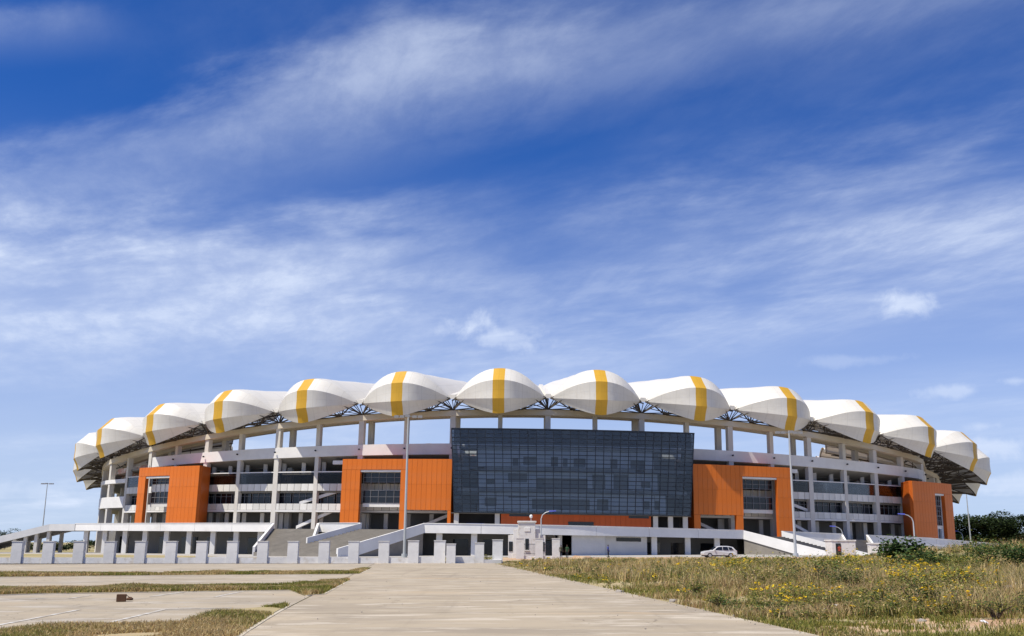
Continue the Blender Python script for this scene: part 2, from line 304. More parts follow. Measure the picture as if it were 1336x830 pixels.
# ------------------------------------------------------------------ helpers
def tag(o, label=None, cat=None, group=None, kind=None):
    if label: o['label'] = label
    if cat: o['category'] = cat
    if group: o['group'] = group
    if kind: o['kind'] = kind
    return o
def link(name, me, material=None, parent=None, loc=None):
    o = bpy.data.objects.new(name, me); col.objects.link(o)
    if parent is not None: o.parent = parent
    if material is not None and me is not None and not me.materials: me.materials.append(material)
    if loc is not None: o.location = loc
    return o
def empty(name, loc=(0, 0, 0), rz=0.0):
    o = bpy.data.objects.new(name, None); col.objects.link(o); o.location = loc; o.rotation_euler = (0, 0, rz); o.empty_display_size = 0.5
    return o
class MB:
    def __init__(self): self.v = []; self.f = []; self.s = []
    def add(self, vs, fs, smooth=False):
        k = len(self.v); self.v += [tuple(x) for x in vs]; self.f += [tuple(i + k for i in f) for f in fs]; self.s += [smooth] * len(fs)
        return self
    def box(self, x0, x1, y0, y1, z0, z1):
        return self.add([(x0, y0, z0), (x1, y0, z0), (x1, y1, z0), (x0, y1, z0), (x0, y0, z1), (x1, y0, z1), (x1, y1, z1), (x0, y1, z1)],
                        [(0, 3, 2, 1), (4, 5, 6, 7), (0, 1, 5, 4), (1, 2, 6, 5), (2, 3, 7, 6), (3, 0, 4, 7)])
    def hexa(self, b, t):
        """solid between four bottom and four top corners"""
        return self.add(list(b) + list(t), [(0, 3, 2, 1), (4, 5, 6, 7), (0, 1, 5, 4), (1, 2, 6, 5), (2, 3, 7, 6), (3, 0, 4, 7)])
    def bar(self, a, b, w, n=4):
        a, b = Vector(a), Vector(b); d = (b - a)
        if d.length < 1e-6: return self
        d.normalize(); u = d.cross(Vector((0, 0, 1)))
        if u.length < 1e-3: u = Vector((1, 0, 0))
        u.normalize(); w2 = d.cross(u)
        vs = []
        for p in (a, b):
            for i in range(n):
                t = 2 * math.pi * (i + 0.5) / n; vs.append(p + (u * math.cos(t) + w2 * math.sin(t)) * w)
        fs = [(i, (i + 1) % n, n + (i + 1) % n, n + i) for i in range(n)] + [tuple(range(n - 1, -1, -1)), tuple(range(n, 2 * n))]
        return self.add(vs, fs, n > 5)
    def tube(self, pts, rad, n=8):
        pts = [Vector(p) for p in pts]; rs = rad if isinstance(rad, (list, tuple)) else [rad] * len(pts)
        vs = []; u = None
        for i, p in enumerate(pts):
            d = (pts[min(i + 1, len(pts) - 1)] - pts[max(i - 1, 0)]).normalized()
            if u is None:
                u = d.cross(Vector((0.3, 0.9, 0.2))).normalized()
            u = (u - d * u.dot(d)).normalized(); w = d.cross(u)
            for k in range(n):
                t = 2 * math.pi * k / n; vs.append(p + (u * math.cos(t) + w * math.sin(t)) * rs[i])
        fs = []
        for i in range(len(pts) - 1):
            for k in range(n): fs.append((i * n + k, i * n + (k + 1) % n, (i + 1) * n + (k + 1) % n, (i + 1) * n + k))
        self.add(vs, fs, True)
        return self.add(vs[:n], [tuple(range(n - 1, -1, -1))]).add(vs[-n:], [tuple(range(n))])
    def mesh(self, name):
        me = bpy.data.meshes.new(name); me.from_pydata(self.v, [], self.f)
        if any(self.s): me.polygons.foreach_set('use_smooth', self.s)
        me.update(); return me
    def build(self, name, material, parent=None, loc=None, bevel=0.0):
        o = link(name, self.mesh(name), material, parent, loc)
        if bevel:
            b = o.modifiers.new('bevel', 'BEVEL'); b.width = bevel; b.segments = 2; b.limit_method = 'ANGLE'
        return o
def copy_tree(o, parent=None):
    c = o.copy(); col.objects.link(c); c.parent = parent
    for ch in o.children: copy_tree(ch, c)
    return c

SLOPE = 0.0070                                     # the whole site falls gently to the left
def gplane(x): return SLOPE * max(-260.0, min(260.0, x))
def ground_pt(px, py, dz=0.0):
    """where the line of sight through a photo pixel meets the site plane"""
    d = view_dir(px, py)                           # EYE + t*dz = SLOPE*t*dx + dz0
    t = (EYE - dz) / (SLOPE * d.x - d.z)
    return Vector((d.x * t, d.y * t, SLOPE * d.x * t + dz))
def at_dist(px, py, Y):
    d = view_dir(px, py); t = Y / d.y
    return Vector((d.x * t, Y, EYE + d.z * t))

# ------------------------------------------------------------------ terrain
RD = Vector((-0.0967, 0.9953)); RN = Vector((0.9953, 0.0967))       # direction of the approach road, and its right-hand side
RL = Vector((-5.25, 19.6)); RW = 11.15
def road_side(x, y): return (Vector((x, y)) - RL).dot(RN)            # metres right of the road's left edge
def field_z(x, y):
    """extra height of the rough field right of the road"""
    s = road_side(x, y) - RW
    if s < 0 or y > 135 or y < -20: return 0.0
    k = min(1.0, s / 9.0); k = k * k * (3 - 2 * k)
    fade = min(1.0, max(0.0, (132 - y) / 30)); 
    z = 0.12 * k * fade + 0.09 * k * fade * (math.sin(x * 0.31 + 1.2) * math.cos(y * 0.23) + 0.6 * math.sin(x * 0.9 + y * 0.7))
    z += 1.5 * math.exp(-(((x - 54) / 14) ** 2 + ((y - 104) / 16) ** 2))
    return z
def axis(fine0, fine1, step, far):
    a = list(np.arange(fine0, fine1 + 0.01, step)); s = step
    while a[-1] < far: s *= 1.45; a.append(a[-1] + s)
    s = step
    while a[0] > -far: s *= 1.45; a.insert(0, a[0] - s)
    return a
xs, ys = axis(-70, 90, 2.0, 5000), axis(-16, 140, 2.0, 5000)
vs = [(x, y, gplane(x) - 0.02 + field_z(x, y)) for y in ys for x in xs]
nx = len(xs)
me = bpy.data.meshes.new('ground'); me.from_pydata(vs, [], [(j * nx + i, j * nx + i + 1, (j + 1) * nx + i + 1, (j + 1) * nx + i) for j in range(len(ys) - 1) for i in range(nx - 1)])
me.polygons.foreach_set('use_smooth', [True] * len(me.polygons)); me.update()
tag(link('ground', me, M['ground']), kind='structure')

def sheet(name, pts, z, material, thick=0.0, parent=None):
    """flat piece lying on the site plane; with a thickness it is a raised slab"""
    p = [Vector((q[0], q[1], gplane(q[0]) + z)) for q in pts]; n = len(p)
    mb = MB()
    if thick:
        b = [q - Vector((0, 0, thick)) for q in p]
        mb.add(p + b, [tuple(range(n)), tuple(range(2 * n - 1, n - 1, -1))] + [(i, n + i, n + (i + 1) % n, (i + 1) % n) for i in range(n)])
    else: mb.add(p, [tuple(range(n))])
    return mb.build(name, material, parent)
def road_pt(s, t): p = RL + RN * s + RD * t; return (p.x, p.y)       # s across from the left edge, t along
# approach road: cast concrete slabs, each a piece
road = sheet('road', [road_pt(-0.02, -34), road_pt(RW + 0.02, -34), road_pt(RW + 0.02, 78.5), road_pt(-0.02, 78.5)], -0.010, M['parking'])
tag(road, kind='structure')
ROWS, L = 25, 4.5
slab_me = {}
for i in range(ROWS):
    for j in range(1):
        w = RW; mb = MB(); g = 0.018; dz = 0.012 + random.uniform(-0.004, 0.004)
        p = [road_pt(j * w + g, -34 + i * L + g), road_pt((j + 1) * w - g, -34 + i * L + g), road_pt((j + 1) * w - g, -34 + (i + 1) * L - g), road_pt(j * w + g, -34 + (i + 1) * L - g)]
        sheet('slab', p, dz, M['road'], 0.03, road)
# car park left of the road and the cross road in front of the wall
pk = sheet('parking_lot', [road_pt(-0.06, -30), road_pt(-0.06, 78.5), (-120, 85), (-120, 5)], -0.004, M['parking']); tag(pk, kind='structure')
cr = sheet('road', [road_pt(-0.05, 78.6), road_pt(RW + 4, 78.6), (3.8, 112), (-3.2, 112), (-3.4, 96.5), (-120, 96.5), (-120, 85.1)], -0.002, M['road']); tag(cr, kind='structure')
sp_ = sheet('path', [(-2.0, 112.2), (4.0, 112.2), (12, 119), (46, 125), (90, 133), (90, 141), (20, 146), (-2.0, 141)], 0.0, M['soil']); tag(sp_, kind='structure')
lw = sheet('lawn', [(-140, 108), (-45, 114), (-45, 159), (-60, 176), (-97, 204), (-140, 204)], 0.0, M['ground']); tag(lw, kind='structure')
lp = sheet('path', [(-140, 124), (-45, 128), (-45, 133), (-140, 129)], 0.005, M['road']); tag(lp, kind='structure')
ds = sheet('dark_strip', [(-52, 95.75), (-12, 95.75), (-12, 96.42), (-52, 96.42)], 0.004, M['bark']); tag(ds, kind='structure')  # flat dark strip along the foot of the boundary wall
fc = sheet('pavement', [(-140, 141.2), (20, 146.2), (90, 141.2), (190, 250), (-190, 250)], -0.006, M['deck']); tag(fc, kind='structure')

# ------------------------------------------------------------------ the stadium
CX, CY, A_, B_, PSI = 5.255, 302.22, 132.03, 112.0, R(1.394)
C0 = Vector((CX, CY, 0))
TILT = Matrix.Rotation(R(0.45), 4, 'Y')            # slight turn about the eye, taking up roll left over from the camera fit
st = empty('stadium')
st.matrix_world = Matrix.Translation((0, 0, EYE)) @ TILT @ Matrix.Translation((0, 0, -EYE)) @ Matrix.Translation(C0)
tag(st, 'white oval stadium with scalloped white and yellow roof, orange frames and dark glass front', 'stadium')
def ring(th, off):
    """point of the oval at parametric angle th (degrees, 0 = nearest the camera), off metres inside the roof tips"""
    if 43 < th < 137 and 5.7 <= off <= 14: off += min(5.5, (th - 43) * 0.8, (137 - th) * 0.8)      # under the deep overhang at the right end the facade steps back
    t = R(th); x = (A_ - off) * math.sin(t); y = -(B_ - off) * math.cos(t)
    k = min(1.0, max(0.0, (abs(math.sin(t)) - 0.80) / 0.18)); x -= math.copysign((6.5 if x < 0 else 9.5) * k * k * (3 - 2 * k), x)      # ends blunter than an ellipse
    return Vector((x * math.cos(PSI) - y * math.sin(PSI), x * math.sin(PSI) + y * math.cos(PSI)))
def outward(th):
    t = R(th); n = Vector((math.sin(t) / A_, -math.cos(t) / B_)); n.normalize()
    return Vector((n.x * math.cos(PSI) - n.y * math.sin(PSI), n.x * math.sin(PSI) + n.y * math.cos(PSI)))
def P3(th, off, z): p = ring(th, off); return Vector((p.x, p.y, z))
def sdl(th): return math.sin(R(th)) ** 2           # the roof and the stand drop towards the ends
def ring_box(mb, th0, th1, o_out, o_in, z0, z1, step=2.0, smooth=False):
    f0 = z0 if callable(z0) else (lambda t: z0); f1 = z1 if callable(z1) else (lambda t: z1)
    n = max(1, int(math.ceil(abs(th1 - th0) / step))); vs = []; fs = []
    for i in range(n + 1):
        t = th0 + (th1 - th0) * i / n
        vs += [P3(t, o_out, f0(t)), P3(t, o_in, f0(t)), P3(t, o_in, f1(t)), P3(t, o_out, f1(t))]
    for i in range(n):
        a = i * 4; b = a + 4
        for k in range(4): fs.append((a + k, a + (k + 1) % 4, b + (k + 1) % 4, b + k))
    fs += [(0, 3, 2, 1), (n * 4, n * 4 + 1, n * 4 + 2, n * 4 + 3)]
    return mb.add(vs, fs, smooth)
def arclen(t0, t1, off, n=40):
    p = [ring(t0 + (t1 - t0) * i / n, off) for i in range(n + 1)]
    return sum((p[i + 1] - p[i]).length for i in range(n))
def even_th(t0, t1, off, n):
    """n+1 angles spaced evenly along the arc"""
    k = 200; tt = [t0 + (t1 - t0) * i / k for i in range(k + 1)]; d = [0]
    for i in range(k): d.append(d[-1] + (ring(tt[i + 1], off) - ring(tt[i], off)).length)
    return list(np.interp(np.linspace(0, d[-1], n + 1), d, tt))

NB = 38
per = even_th(-180 - 0.3, 180 - 0.3, 0, NB)        # joints between the roof bays: one on the axis
k0 = int(np.argmin(np.abs(np.array(per)))); shift = -0.35 - per[k0]
joints = [p + shift for p in per[:-1]]
def z_joint(t): return 30.1 - 12.0 * sdl(t)
def z_beam(t): return 27.9 - 12.0 * sdl(t)
def z_para(t): return 21.15 - 3.3 * sdl(t)
DECK = 3.9

# roof canopies: a hood of arches turning about the bay's outer chord, running inwards as a vault
PHI = [(-33, 6.9), (-8, 7.0), (21, 7.35), (52, 6.75), (90, 5.95)]
RISE = 7.2
def canopy_pt(ta, tb, u, lev, sag=0.0):
    """u in -1..1 across the bay; lev: 0..4 hood, 4..7 vault inwards"""
    J0, J1 = P3(ta, 5.4, z_joint(ta)), P3(tb, 5.4, z_joint(tb)); tm = (ta + tb) / 2
    ch = (J1 - J0); inset = 0.022
    J0, J1 = J0 + ch * inset, J1 - ch * inset
    c = J0.lerp(J1, (u + 1) / 2); o2 = outward(tm); o = Vector((o2.x, o2.y, 0))
    if lev <= 4:
        i = min(3, int(lev)); f = lev - i
        ph = PHI[i][0] * (1 - f) + PHI[i + 1][0] * f; r = PHI[i][1] * (1 - f) + PHI[i + 1][1] * f
        r *= 1 - sag * math.sin(math.pi * f)
        pw = 1.48 + 0.74 * min(1, max(0, (ph + 33) / 62)); h = 1 - abs(u) ** pw
        return c + (o * math.cos(R(ph)) + Vector((0, 0, 1)) * math.sin(R(ph))) * (r * h)
    f = (lev - 4) / 3; i = int(lev); g = lev - i
    I0, I1 = P3(ta, 38, z_joint(ta) + RISE), P3(tb, 38, z_joint(tb) + RISE)
    ci = I0.lerp(I1, (u + 1) / 2); base = c.lerp(ci, f); r = 5.95 * (1 - 0.62 * f) * (1 - sag * 0.5 * math.sin(math.pi * (lev - i)))
    return base + Vector((0, 0, 1)) * (r * (1 - abs(u) ** 2.2))
SW = 0.125
cuv = []
def put_uv(o, uv):
    at = o.data.attributes.new('weave', 'FLOAT_VECTOR', 'POINT'); n = len(o.data.vertices)
    a = np.zeros((n, 3), np.float32); a[:len(uv)] = np.array(uv, np.float32); a[len(uv):] = (0.31, 0.37, 0.0); at.data.foreach_set('vector', a.ravel())
def canopy(ta, tb):
    def strip(mb, u0, u1, nu):
        for s in range(7):
            nl = 4 if s < 4 else 2; vs = []; fs = []
            for j in range(nl + 1):
                lev = s + j / nl; lev = min(lev, s + 0.9999)
                for i in range(nu + 1): vs.append(canopy_pt(ta, tb, u0 + (u1 - u0) * i / nu, lev, 0.045)); cuv.append((u0 + (u1 - u0) * i / nu, s + j / nl, ta * 0.37))
            for j in range(nl):
                for i in range(nu): a = j * (nu + 1) + i; fs.append((a, a + 1, a + nu + 2, a + nu + 1))
            mb.add(vs, fs, True)
    mb = MB(); cuv.clear(); strip(mb, -1, -SW, 9); strip(mb, SW, 1, 9); k_uv = list(cuv)
    # gutter fabric closing the gap to the next bay
    tn = tb; vs = []
    for lev in (0.0, 1.0):
        off = 5.4 if lev == 0 else 38; zz = z_joint(tn) + (0.5 if lev == 0 else RISE + 0.4)
        c = P3(tn, off, zz); w = 0.85 * (1 if lev == 0 else 0.75); tdir = (P3(tn + 1, off, zz) - c).normalized()
        vs += [c - tdir * w - Vector((0, 0, 0.5)), c - tdir * w * 0.6 + Vector((0, 0, 0.35)), c + tdir * w * 0.6 + Vector((0, 0, 0.35)), c + tdir * w - Vector((0, 0, 0.5))]
    mb.add(vs, [(0, 1, 5, 4), (1, 2, 6, 5), (2, 3, 7, 6), (0, 3, 2, 1)])
    o = mb.build('roof_canopy', M['membrane'], st); put_uv(o, k_uv)
    cuv.clear(); ms = MB(); strip(ms, -SW, SW, 3); put_uv(ms.build('stripe', M['stripe'], o), cuv)
def truss(ta, tb):
    mb = MB(); tm = (ta + tb) / 2
    # radial truss along the joint
    z0 = z_joint(ta); n = 9; top = [P3(ta, 5.4 + 32.6 * i / n, z0 + RISE * i / n - 0.3) for i in range(n + 1)]
    bot = [P3(ta, 7.0 + 29.5 * i / n, z0 - 2.0 + (RISE + 1.0) * i / n + 0.9 * math.sin(math.pi * i / n)) for i in range(n + 1)]
    for i in range(n):
        mb.bar(top[i], top[i + 1], 0.16); mb.bar(bot[i], bot[i + 1], 0.16); mb.bar(top[i], bot[i], 0.09); mb.bar(bot[i], top[i + 1], 0.09)
    # arches under the membrane
    for lev, r in ((0.02, 0.14), (1.0, 0.10), (2.0, 0.10), (4.0, 0.12), (5.0, 0.12), (6.0, 0.12), (6.98, 0.14)):
        pts = [canopy_pt(ta, tb, 0, 4.0).lerp(canopy_pt(ta, tb, -1 + 2 * i / 8, lev, 0.0), 1.0) for i in range(9)]; ax_ = [canopy_pt(ta, tb, -1, 4.0).lerp(canopy_pt(ta, tb, 1, 4.0), i / 8) for i in range(9)]
        pts = [(a_.lerp(p_, 0.93) if lev <= 4 else p_ - Vector((0, 0, 0.45))) for a_, p_ in zip(ax_, pts)]
        for i in range(8): mb.bar(pts[i], pts[i + 1], r)
    # lattice from the ring beam out to the hood edge
    be = [P3(ta + (tb - ta) * f, 6.6, z_beam(ta + (tb - ta) * f) + 0.1) for f in (0, .25, .5, .75, 1)]
    ed = [canopy_pt(ta, tb, u, 0.02) for u in (-0.86, -0.45, 0, 0.45, 0.86)]; md = [canopy_pt(ta, tb, u, 1.0) - Vector((0, 0, .15)) for u in (-0.75, -0.4, 0, 0.4, 0.75)]
    hi = [canopy_pt(ta, tb, u, 4.0) - Vector((0, 0, .15)) for u in (-0.8, -0.45, 0, 0.45, 0.8)]
    jc = [canopy_pt(ta, tb, -1, 4.0).lerp(canopy_pt(ta, tb, 1, 4.0), f) for f in (0.1, 0.29, 0.5, 0.71, 0.9)]
    ed, md, hi = [[c_.lerp(p_, 0.86) for c_, p_ in zip(jc, row)] for row in (ed, md, hi)]           # keep the steel inside the fabric
    for i in range(5):
        mb.bar(be[i], ed[i], 0.15); mb.bar(be[i], md[i], 0.12); mb.bar(be[i], hi[i], 0.10)
        if i < 4:
            mb.bar(be[i], ed[i + 1], 0.13); mb.bar(be[i + 1], ed[i], 0.13); mb.bar(be[i], hi[i + 1], 0.10); mb.bar(be[i + 1], md[i], 0.10); mb.bar(be[i + 1], hi[i], 0.10); mb.bar(ed[i].lerp(be[i], .4), ed[i + 1].lerp(be[i + 1], .4), 0.10); mb.bar(hi[i].lerp(be[i], .5), hi[i + 1].lerp(be[i + 1], .5), 0.10)
            mb.bar(be[i], be[i + 1] + Vector((0, 0, 0.0)), 0.10)
    # purlins along the vault
    for u in (-0.7, -0.35, 0.35, 0.7):
        mb.bar(canopy_pt(ta, tb, u, 4.0) - Vector((0, 0, .25)), canopy_pt(ta, tb, u, 6.98) - Vector((0, 0, .25)), 0.09)
    mb.build('roof_truss', M['steel'], st)
for i in range(NB):
    ta, tb = joints[i], joints[(i + 1) % NB] + (360 if i == NB - 1 else 0)
    canopy(ta, tb); truss(ta, tb)
# columns: one at every joint (with a second one behind) and one at every bay centre
for i in range(NB):
    ta, tb = joints[i], joints[(i + 1) % NB] + (360 if i == NB - 1 else 0); tm = (ta + tb) / 2
    for t, w, rear in ((ta, 0.54, True), (tm, 0.42, False)):
        mb = MB(); c = P3(t, 7.0, 0); o = outward(t); o3 = Vector((o.x, o.y, 0)); s3 = Vector((-o.y, o.x, 0))
        def prism(c, hw, hd, z0, z1):
            q = [c - s3 * hw + o3 * hd, c - s3 * hw - o3 * hd, c + s3 * hw - o3 * hd, c + s3 * hw + o3 * hd]
            mb.hexa([p + Vector((0, 0, z0)) for p in q], [p + Vector((0, 0, z1)) for p in q])
        prism(c, w, 0.55, -1.5, z_beam(t) - 1.1)
        if rear: prism(P3(t, 11.5, 0), 0.55, 0.5, -1.5, z_beam(t) - 0.6)
        mb.build('column', M['column'], st)
        # drain spout on the parapet band
        if abs(t) < 50:
            ms = MB(); p = P3(t, 6.0, z_para(t) - 0.95); ms.bar(p, p + o3 * 0.35, 0.17, 6); ms.build('drain_spout', M['mullion'], st)
mb = MB(); ring_box(mb, -180, 180, 6.2, 7.8, lambda t: z_beam(t) - 1.1, z_beam, 2.0); mb.build('ring_beam', M['beam'], st)
mb = MB(); ring_box(mb, -180, 180, 10.9, 12.1, lambda t: z_beam(t) - 0.9, lambda t: z_beam(t) + 0.2, 2.0); mb.build('ring_beam', M['beam'], st)
mb = MB(); ring_box(mb, -44, -8.6, 6.3, 7.1, lambda t: z_para(t) - 2.15, z_para); mb.build('parapet', M['white'], st)
mb = MB(); ring_box(mb, 12.2, 50, 6.3, 7.1, lambda t: z_para(t) - 2.15, z_para); mb.build('parapet', M['white'], st)
mb = MB(); ring_box(mb, -8.5, 12.1, 6.5, 7.1, lambda t: z_para(t) - 2.15, z_para); mb.build('parapet', M['white'], st)
# seating bowl
mb = MB()
for t0 in range(-180, 180, 3):
    nrow = 14; prof = [(7.4, lambda t: z_para(t) - 0.9)]
    for (a, b) in ((t0, t0 + 3),):
        vs = []; fs = []
        for k in range(nrow + 1):
            f = k / nrow; off = 8.0 + 38 * f
            za = (z_para(a) - 1.2) * (1 - f) + 2.0 * f; zb = (z_para(b) - 1.2) * (1 - f) + 2.0 * f
            dz = (z_para(a) - 3.2) / nrow
            vs += [P3(a, off, za), P3(b, off, zb), P3(a, off, za - dz), P3(b, off, zb - dz)]
        for k in range(nrow):
            fs += [(k * 4 + 0, k * 4 + 1, k * 4 + 3, k * 4 + 2)] + [(k * 4 + 2, k * 4 + 3, k * 4 + 5, k * 4 + 4)]
        mb.add(vs, fs)
mb.build('seating_bowl', M['seat'], st)
mb = MB(); ring_box(mb, -180, 180, 44, 46.5, 0, 2.6, 3); mb.build('pitch_wall', M['white'], st)

# floors and back walls behind the facade, left, right and at the ends
for t0, t1 in ((-49.2, -8.7), (12.2, 53)):
    for z0, z1, oin in ((3.4, DECK, 14), (7.45, 7.9, 13), (11.35, 11.75, 13), (15.0, 15.3, 12)):
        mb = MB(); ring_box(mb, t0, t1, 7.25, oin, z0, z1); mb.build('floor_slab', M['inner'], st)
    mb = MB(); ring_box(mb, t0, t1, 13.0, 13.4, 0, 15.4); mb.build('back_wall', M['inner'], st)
    mb = MB(); n = int((t1 - t0) / 2); vs = []
    for i in range(n + 1):
        t = t0 + (t1 - t0) * i / n; vs += [P3(t, 7.2, z_para(t) - 1.9), P3(t, 18, 14.4), P3(t, 18, 14.0), P3(t, 7.2, z_para(t) - 2.3)]
    mb.add(vs, [(i * 4 + k, i * 4 + (k + 1) % 4, i * 4 + 4 + (k + 1) % 4, i * 4 + 4 + k) for i in range(n) for k in range(4)])
    mb.build('raked_slab', M['inner'], st)
    # bands of pale panels with open joints between, dark windows between them, balustrade above
    for z0, z1 in ((7.95, 9.2), (11.75, 13.15)):
        mb = MB(); ring_box(mb, t0, t1, 6.72, 7.1, z0 + 0.03, z1 - 0.03); band_o = mb.build('spandrel_band', M['dark'], st)
        n = int(round(arclen(t0, t1, 6.6) / 1.62)); th = even_th(t0, t1, 6.6, n); w = arclen(t0, t1, 6.6) / n - 0.10
        pm = MB().box(-w / 2, w / 2, -0.06, 0.06, z0, z1).mesh('spandrel_panel'); pm.materials.append(M['panel'])
        for i in range(n):
            tm = (th[i] + th[i + 1]) / 2; o = link('panel', pm, None, band_o); p = ring(tm, 6.6); d = outward(tm)
            o.location = (p.x, p.y, 0); o.rotation_euler = (0, 0, math.atan2(d.x, -d.y))
    mb = MB(); ring_box(mb, t0, t1, 6.45, 7.2, 7.55, 7.9); mb.build('edge_beam', M['white'], st)
    # strip windows: dark glass with frames
    n = int(round(arclen(t0, t1, 7.0) / 4.9)); th = even_th(t0, t1, 7.0, n)
    for i in range(n):
        a = th[i] + 0.12; b = th[i + 1] - 0.12
        mb = MB(); ring_box(mb, a, b, 8.0, 8.15, 9.25, 11.3, 3); wo_ = mb.build('window', M['window'], st)
        mf = MB()
        for k in range(4):
            t = a + (b - a) * k / 3; p, q = P3(t, 7.93, 9.22), P3(t, 7.93, 11.32); mf.bar(p, q, 0.07)
        mf.bar(P3(a, 7.93, 10.75), P3(b, 7.93, 10.75), 0.05); mf.build('frame', M['lamp_grey'], wo_)
    mb = MB(); ring_box(mb, t0, t1, 6.6, 6.66, 13.2, 15.4); mb.build('glass_balustrade', M['rail_glass'], st)
    mb = MB(); ring_box(mb, t0, t1, 6.52, 6.72, 15.42, 15.62); 
    mb.build('handrail', M['white'], st)
    mb = MB()
    for i in range(n * 3): 
        t = t0 + (t1 - t0) * i / (n * 3); mb.bar(P3(t, 6.75, 13.2), P3(t, 6.75, 15.4), 0.05)
    mb.build('baluster', M['lamp_grey'], st)
    # inner piers seen in the shade at the open levels
    for i, t in enumerate(even_th(t0 + 1, t1 - 1, 9, int(n * 1.0))):
        for z0, z1 in ((DECK, 7.4), (15.3, 18.4)):
            mb = MB(); p = P3(t + 0.9, 9.4, 0); mb.box(p.x - 0.4, p.x + 0.4, p.y - 0.4, p.y + 0.4, z0, z1); mb.build('inner_pier', M['column'], st)
    # escape stairs crossing behind the open bays
    for t, s in ((-22.2, 1), (-22.0, 1), (24.2, -1), (24.0, -1), (-10.3, 1), (14.0, -1)):
        if not (t0 < t < t1): continue
        for z0, z1 in ((DECK + 0.3, 7.6),) if t in (-10.3, 14.0, -22.2, 24.2) else ((9.0, 11.3),):
            mb = MB(); a = P3(t - 1.9 * s, 7.35, z0); b = P3(t + 1.9 * s, 7.35, z1)
            o = outward(t); d = Vector((-o.x, -o.y, 0)) * 0.5; u = Vector((0, 0, 0.62)); 
            mb.hexa([a, b, b + d, a + d], [a + u, b + u, b + d + u, a + d + u]); mb.build('escape_stair', M['white'], st)
# short white sun-shade stubs beside the inner orange frames
for t0, t1 in ((-20.4, -18.4), (21.9, 24.2)):
    mb = MB(); ring_box(mb, t0, t1, 6.6, 7.6, 17.0, 17.75); mb.build('edge_beam', M['white'], st)
# the two ends: open galleries
for t0, t1 in ((-130, -49.4), (53.2, 130)):
    mb = MB(); ring_box(mb, t0, t1, 6.3, 7.6, 14.3, 15.2); mb.build('edge_beam', M['white'], st)
    mb = MB(); ring_box(mb, t0, t1, 6.3, 6.9, 8.7, 11.2); mb.build('gallery_parapet', M['white'], st)
    mb = MB(); ring_box(mb, t0, t1, 7.0, 11, 8.5, 8.75); mb.build('floor_slab', M['inner'], st)
    mb = MB(); ring_box(mb, t0, t1, 7.7, 12, 14.4, 14.7); mb.build('floor_slab', M['inner'], st)
    mb = MB(); ring_box(mb, t0, t1, 12.0, 12.3, 9, 14.4); mb.build('back_wall', M['column'], st)
mb = MB(); ring_box(mb, 53.3, 66, 5.9, 6.28, 14.0, lambda t: z_beam(t) - 1.2); mb.build('end_wall', M['beam'], st)
mb = MB(); ring_box(mb, 53.3, 66, 5.85, 6.25, DECK, 13.9); mb.build('end_wall', M['white'], st)

# orange frames: core boxes clad with single panels
def unit_panel(w, h, t=0.10):
    me = MB().box(-w / 2, w / 2, -t / 2, t / 2, -h / 2, h / 2).mesh('cladding_panel'); return me
def clad(parent, material, off, t0, t1, z0, z1, pw=1.02, phh=4.2):
    n = max(1, int(round(arclen(t0, t1, off) / pw))); m_ = max(1, int(round((z1 - z0) / phh)))
    th = even_th(t0, t1, off, n); w = arclen(t0, t1, off) / n - 0.035; h = (z1 - z0) / m_ - 0.03
    me = unit_panel(w, h); me.materials.append(material)
    for i in range(n):
        tm = (th[i] + th[i + 1]) / 2; p = ring(tm, off); d = outward(tm); rz = math.atan2(d.x, -d.y)
        for k in range(m_):
            o = link('panel', me, None, parent); o.location = (p.x, p.y, z0 + (z1 - z0) * (k + 0.5) / m_); o.rotation_euler = (0, 0, rz)
def orange_frame(pieces, off, depth, label, cheek=None):
    mb = MB()
    for t0, t1, z0, z1 in pieces: ring_box(mb, t0, t1, off + 0.06, off + 0.75, z0 + 0.004, z1 - 0.004, 2.0)
    a = min(p[0] for p in pieces); b = max(p[1] for p in pieces); top = max(p[3] for p in pieces)
    for t, e in ((a, 0.22), (b, -0.22)):
        if cheek: continue
        ring_box(mb, min(t, t + e), max(t, t + e), off + 0.752, depth, 3.95, top - 0.31, 2.0)
    n = 8; vs = []                                  # lid, its back corner following the cheek
    for i in range(n + 1):
        t = a + (b - a) * i / n; w = (i / n if cheek and cheek[0] > (a + b) / 2 else 1 - i / n) if cheek else 0; tb_ = t + ((cheek[1] - cheek[0]) * w if cheek else 0)
        vs += [P3(t, off + 0.752, top - 0.3), P3(tb_, depth, top - 0.3), P3(tb_, depth, top - 0.004), P3(t, off + 0.752, top - 0.004)]
    mb.add(vs, [(i * 4 + k, i * 4 + (k + 1) % 4, i * 4 + 4 + (k + 1) % 4, i * 4 + 4 + k) for i in range(n) for k in range(4)] + [(0, 3, 2, 1), (n * 4, n * 4 + 1, n * 4 + 2, n * 4 + 3)])
    if cheek:
        tf, tk, e = cheek
        q = [P3(tf, off + 0.752, 0), P3(tf + e, off + 0.752, 0), P3(tk + e, depth, 0), P3(tk, depth, 0)]
        mb.hexa([p + Vector((0, 0, 3.95)) for p in q], [p + Vector((0, 0, top - 0.31)) for p in q])
    o = mb.build('orange_frame', M['orange_core'], st); o['label'] = label
    for t0, t1, z0, z1 in pieces: clad(o, M['orange'], off, t0, t1, z0, z1)
    return o
orange_frame([(-18.35, -16.65, 3.95, 15.55), (-18.35, -12.45, 15.56, 17.65), (-13.0, -12.46, 3.95, 15.55), (-12.44, -8.55, 7.95, 17.65), (-8.85, -8.55, 3.95, 7.94)], 2.0, 6.0, 'orange clad frame just left of the dark glass front')
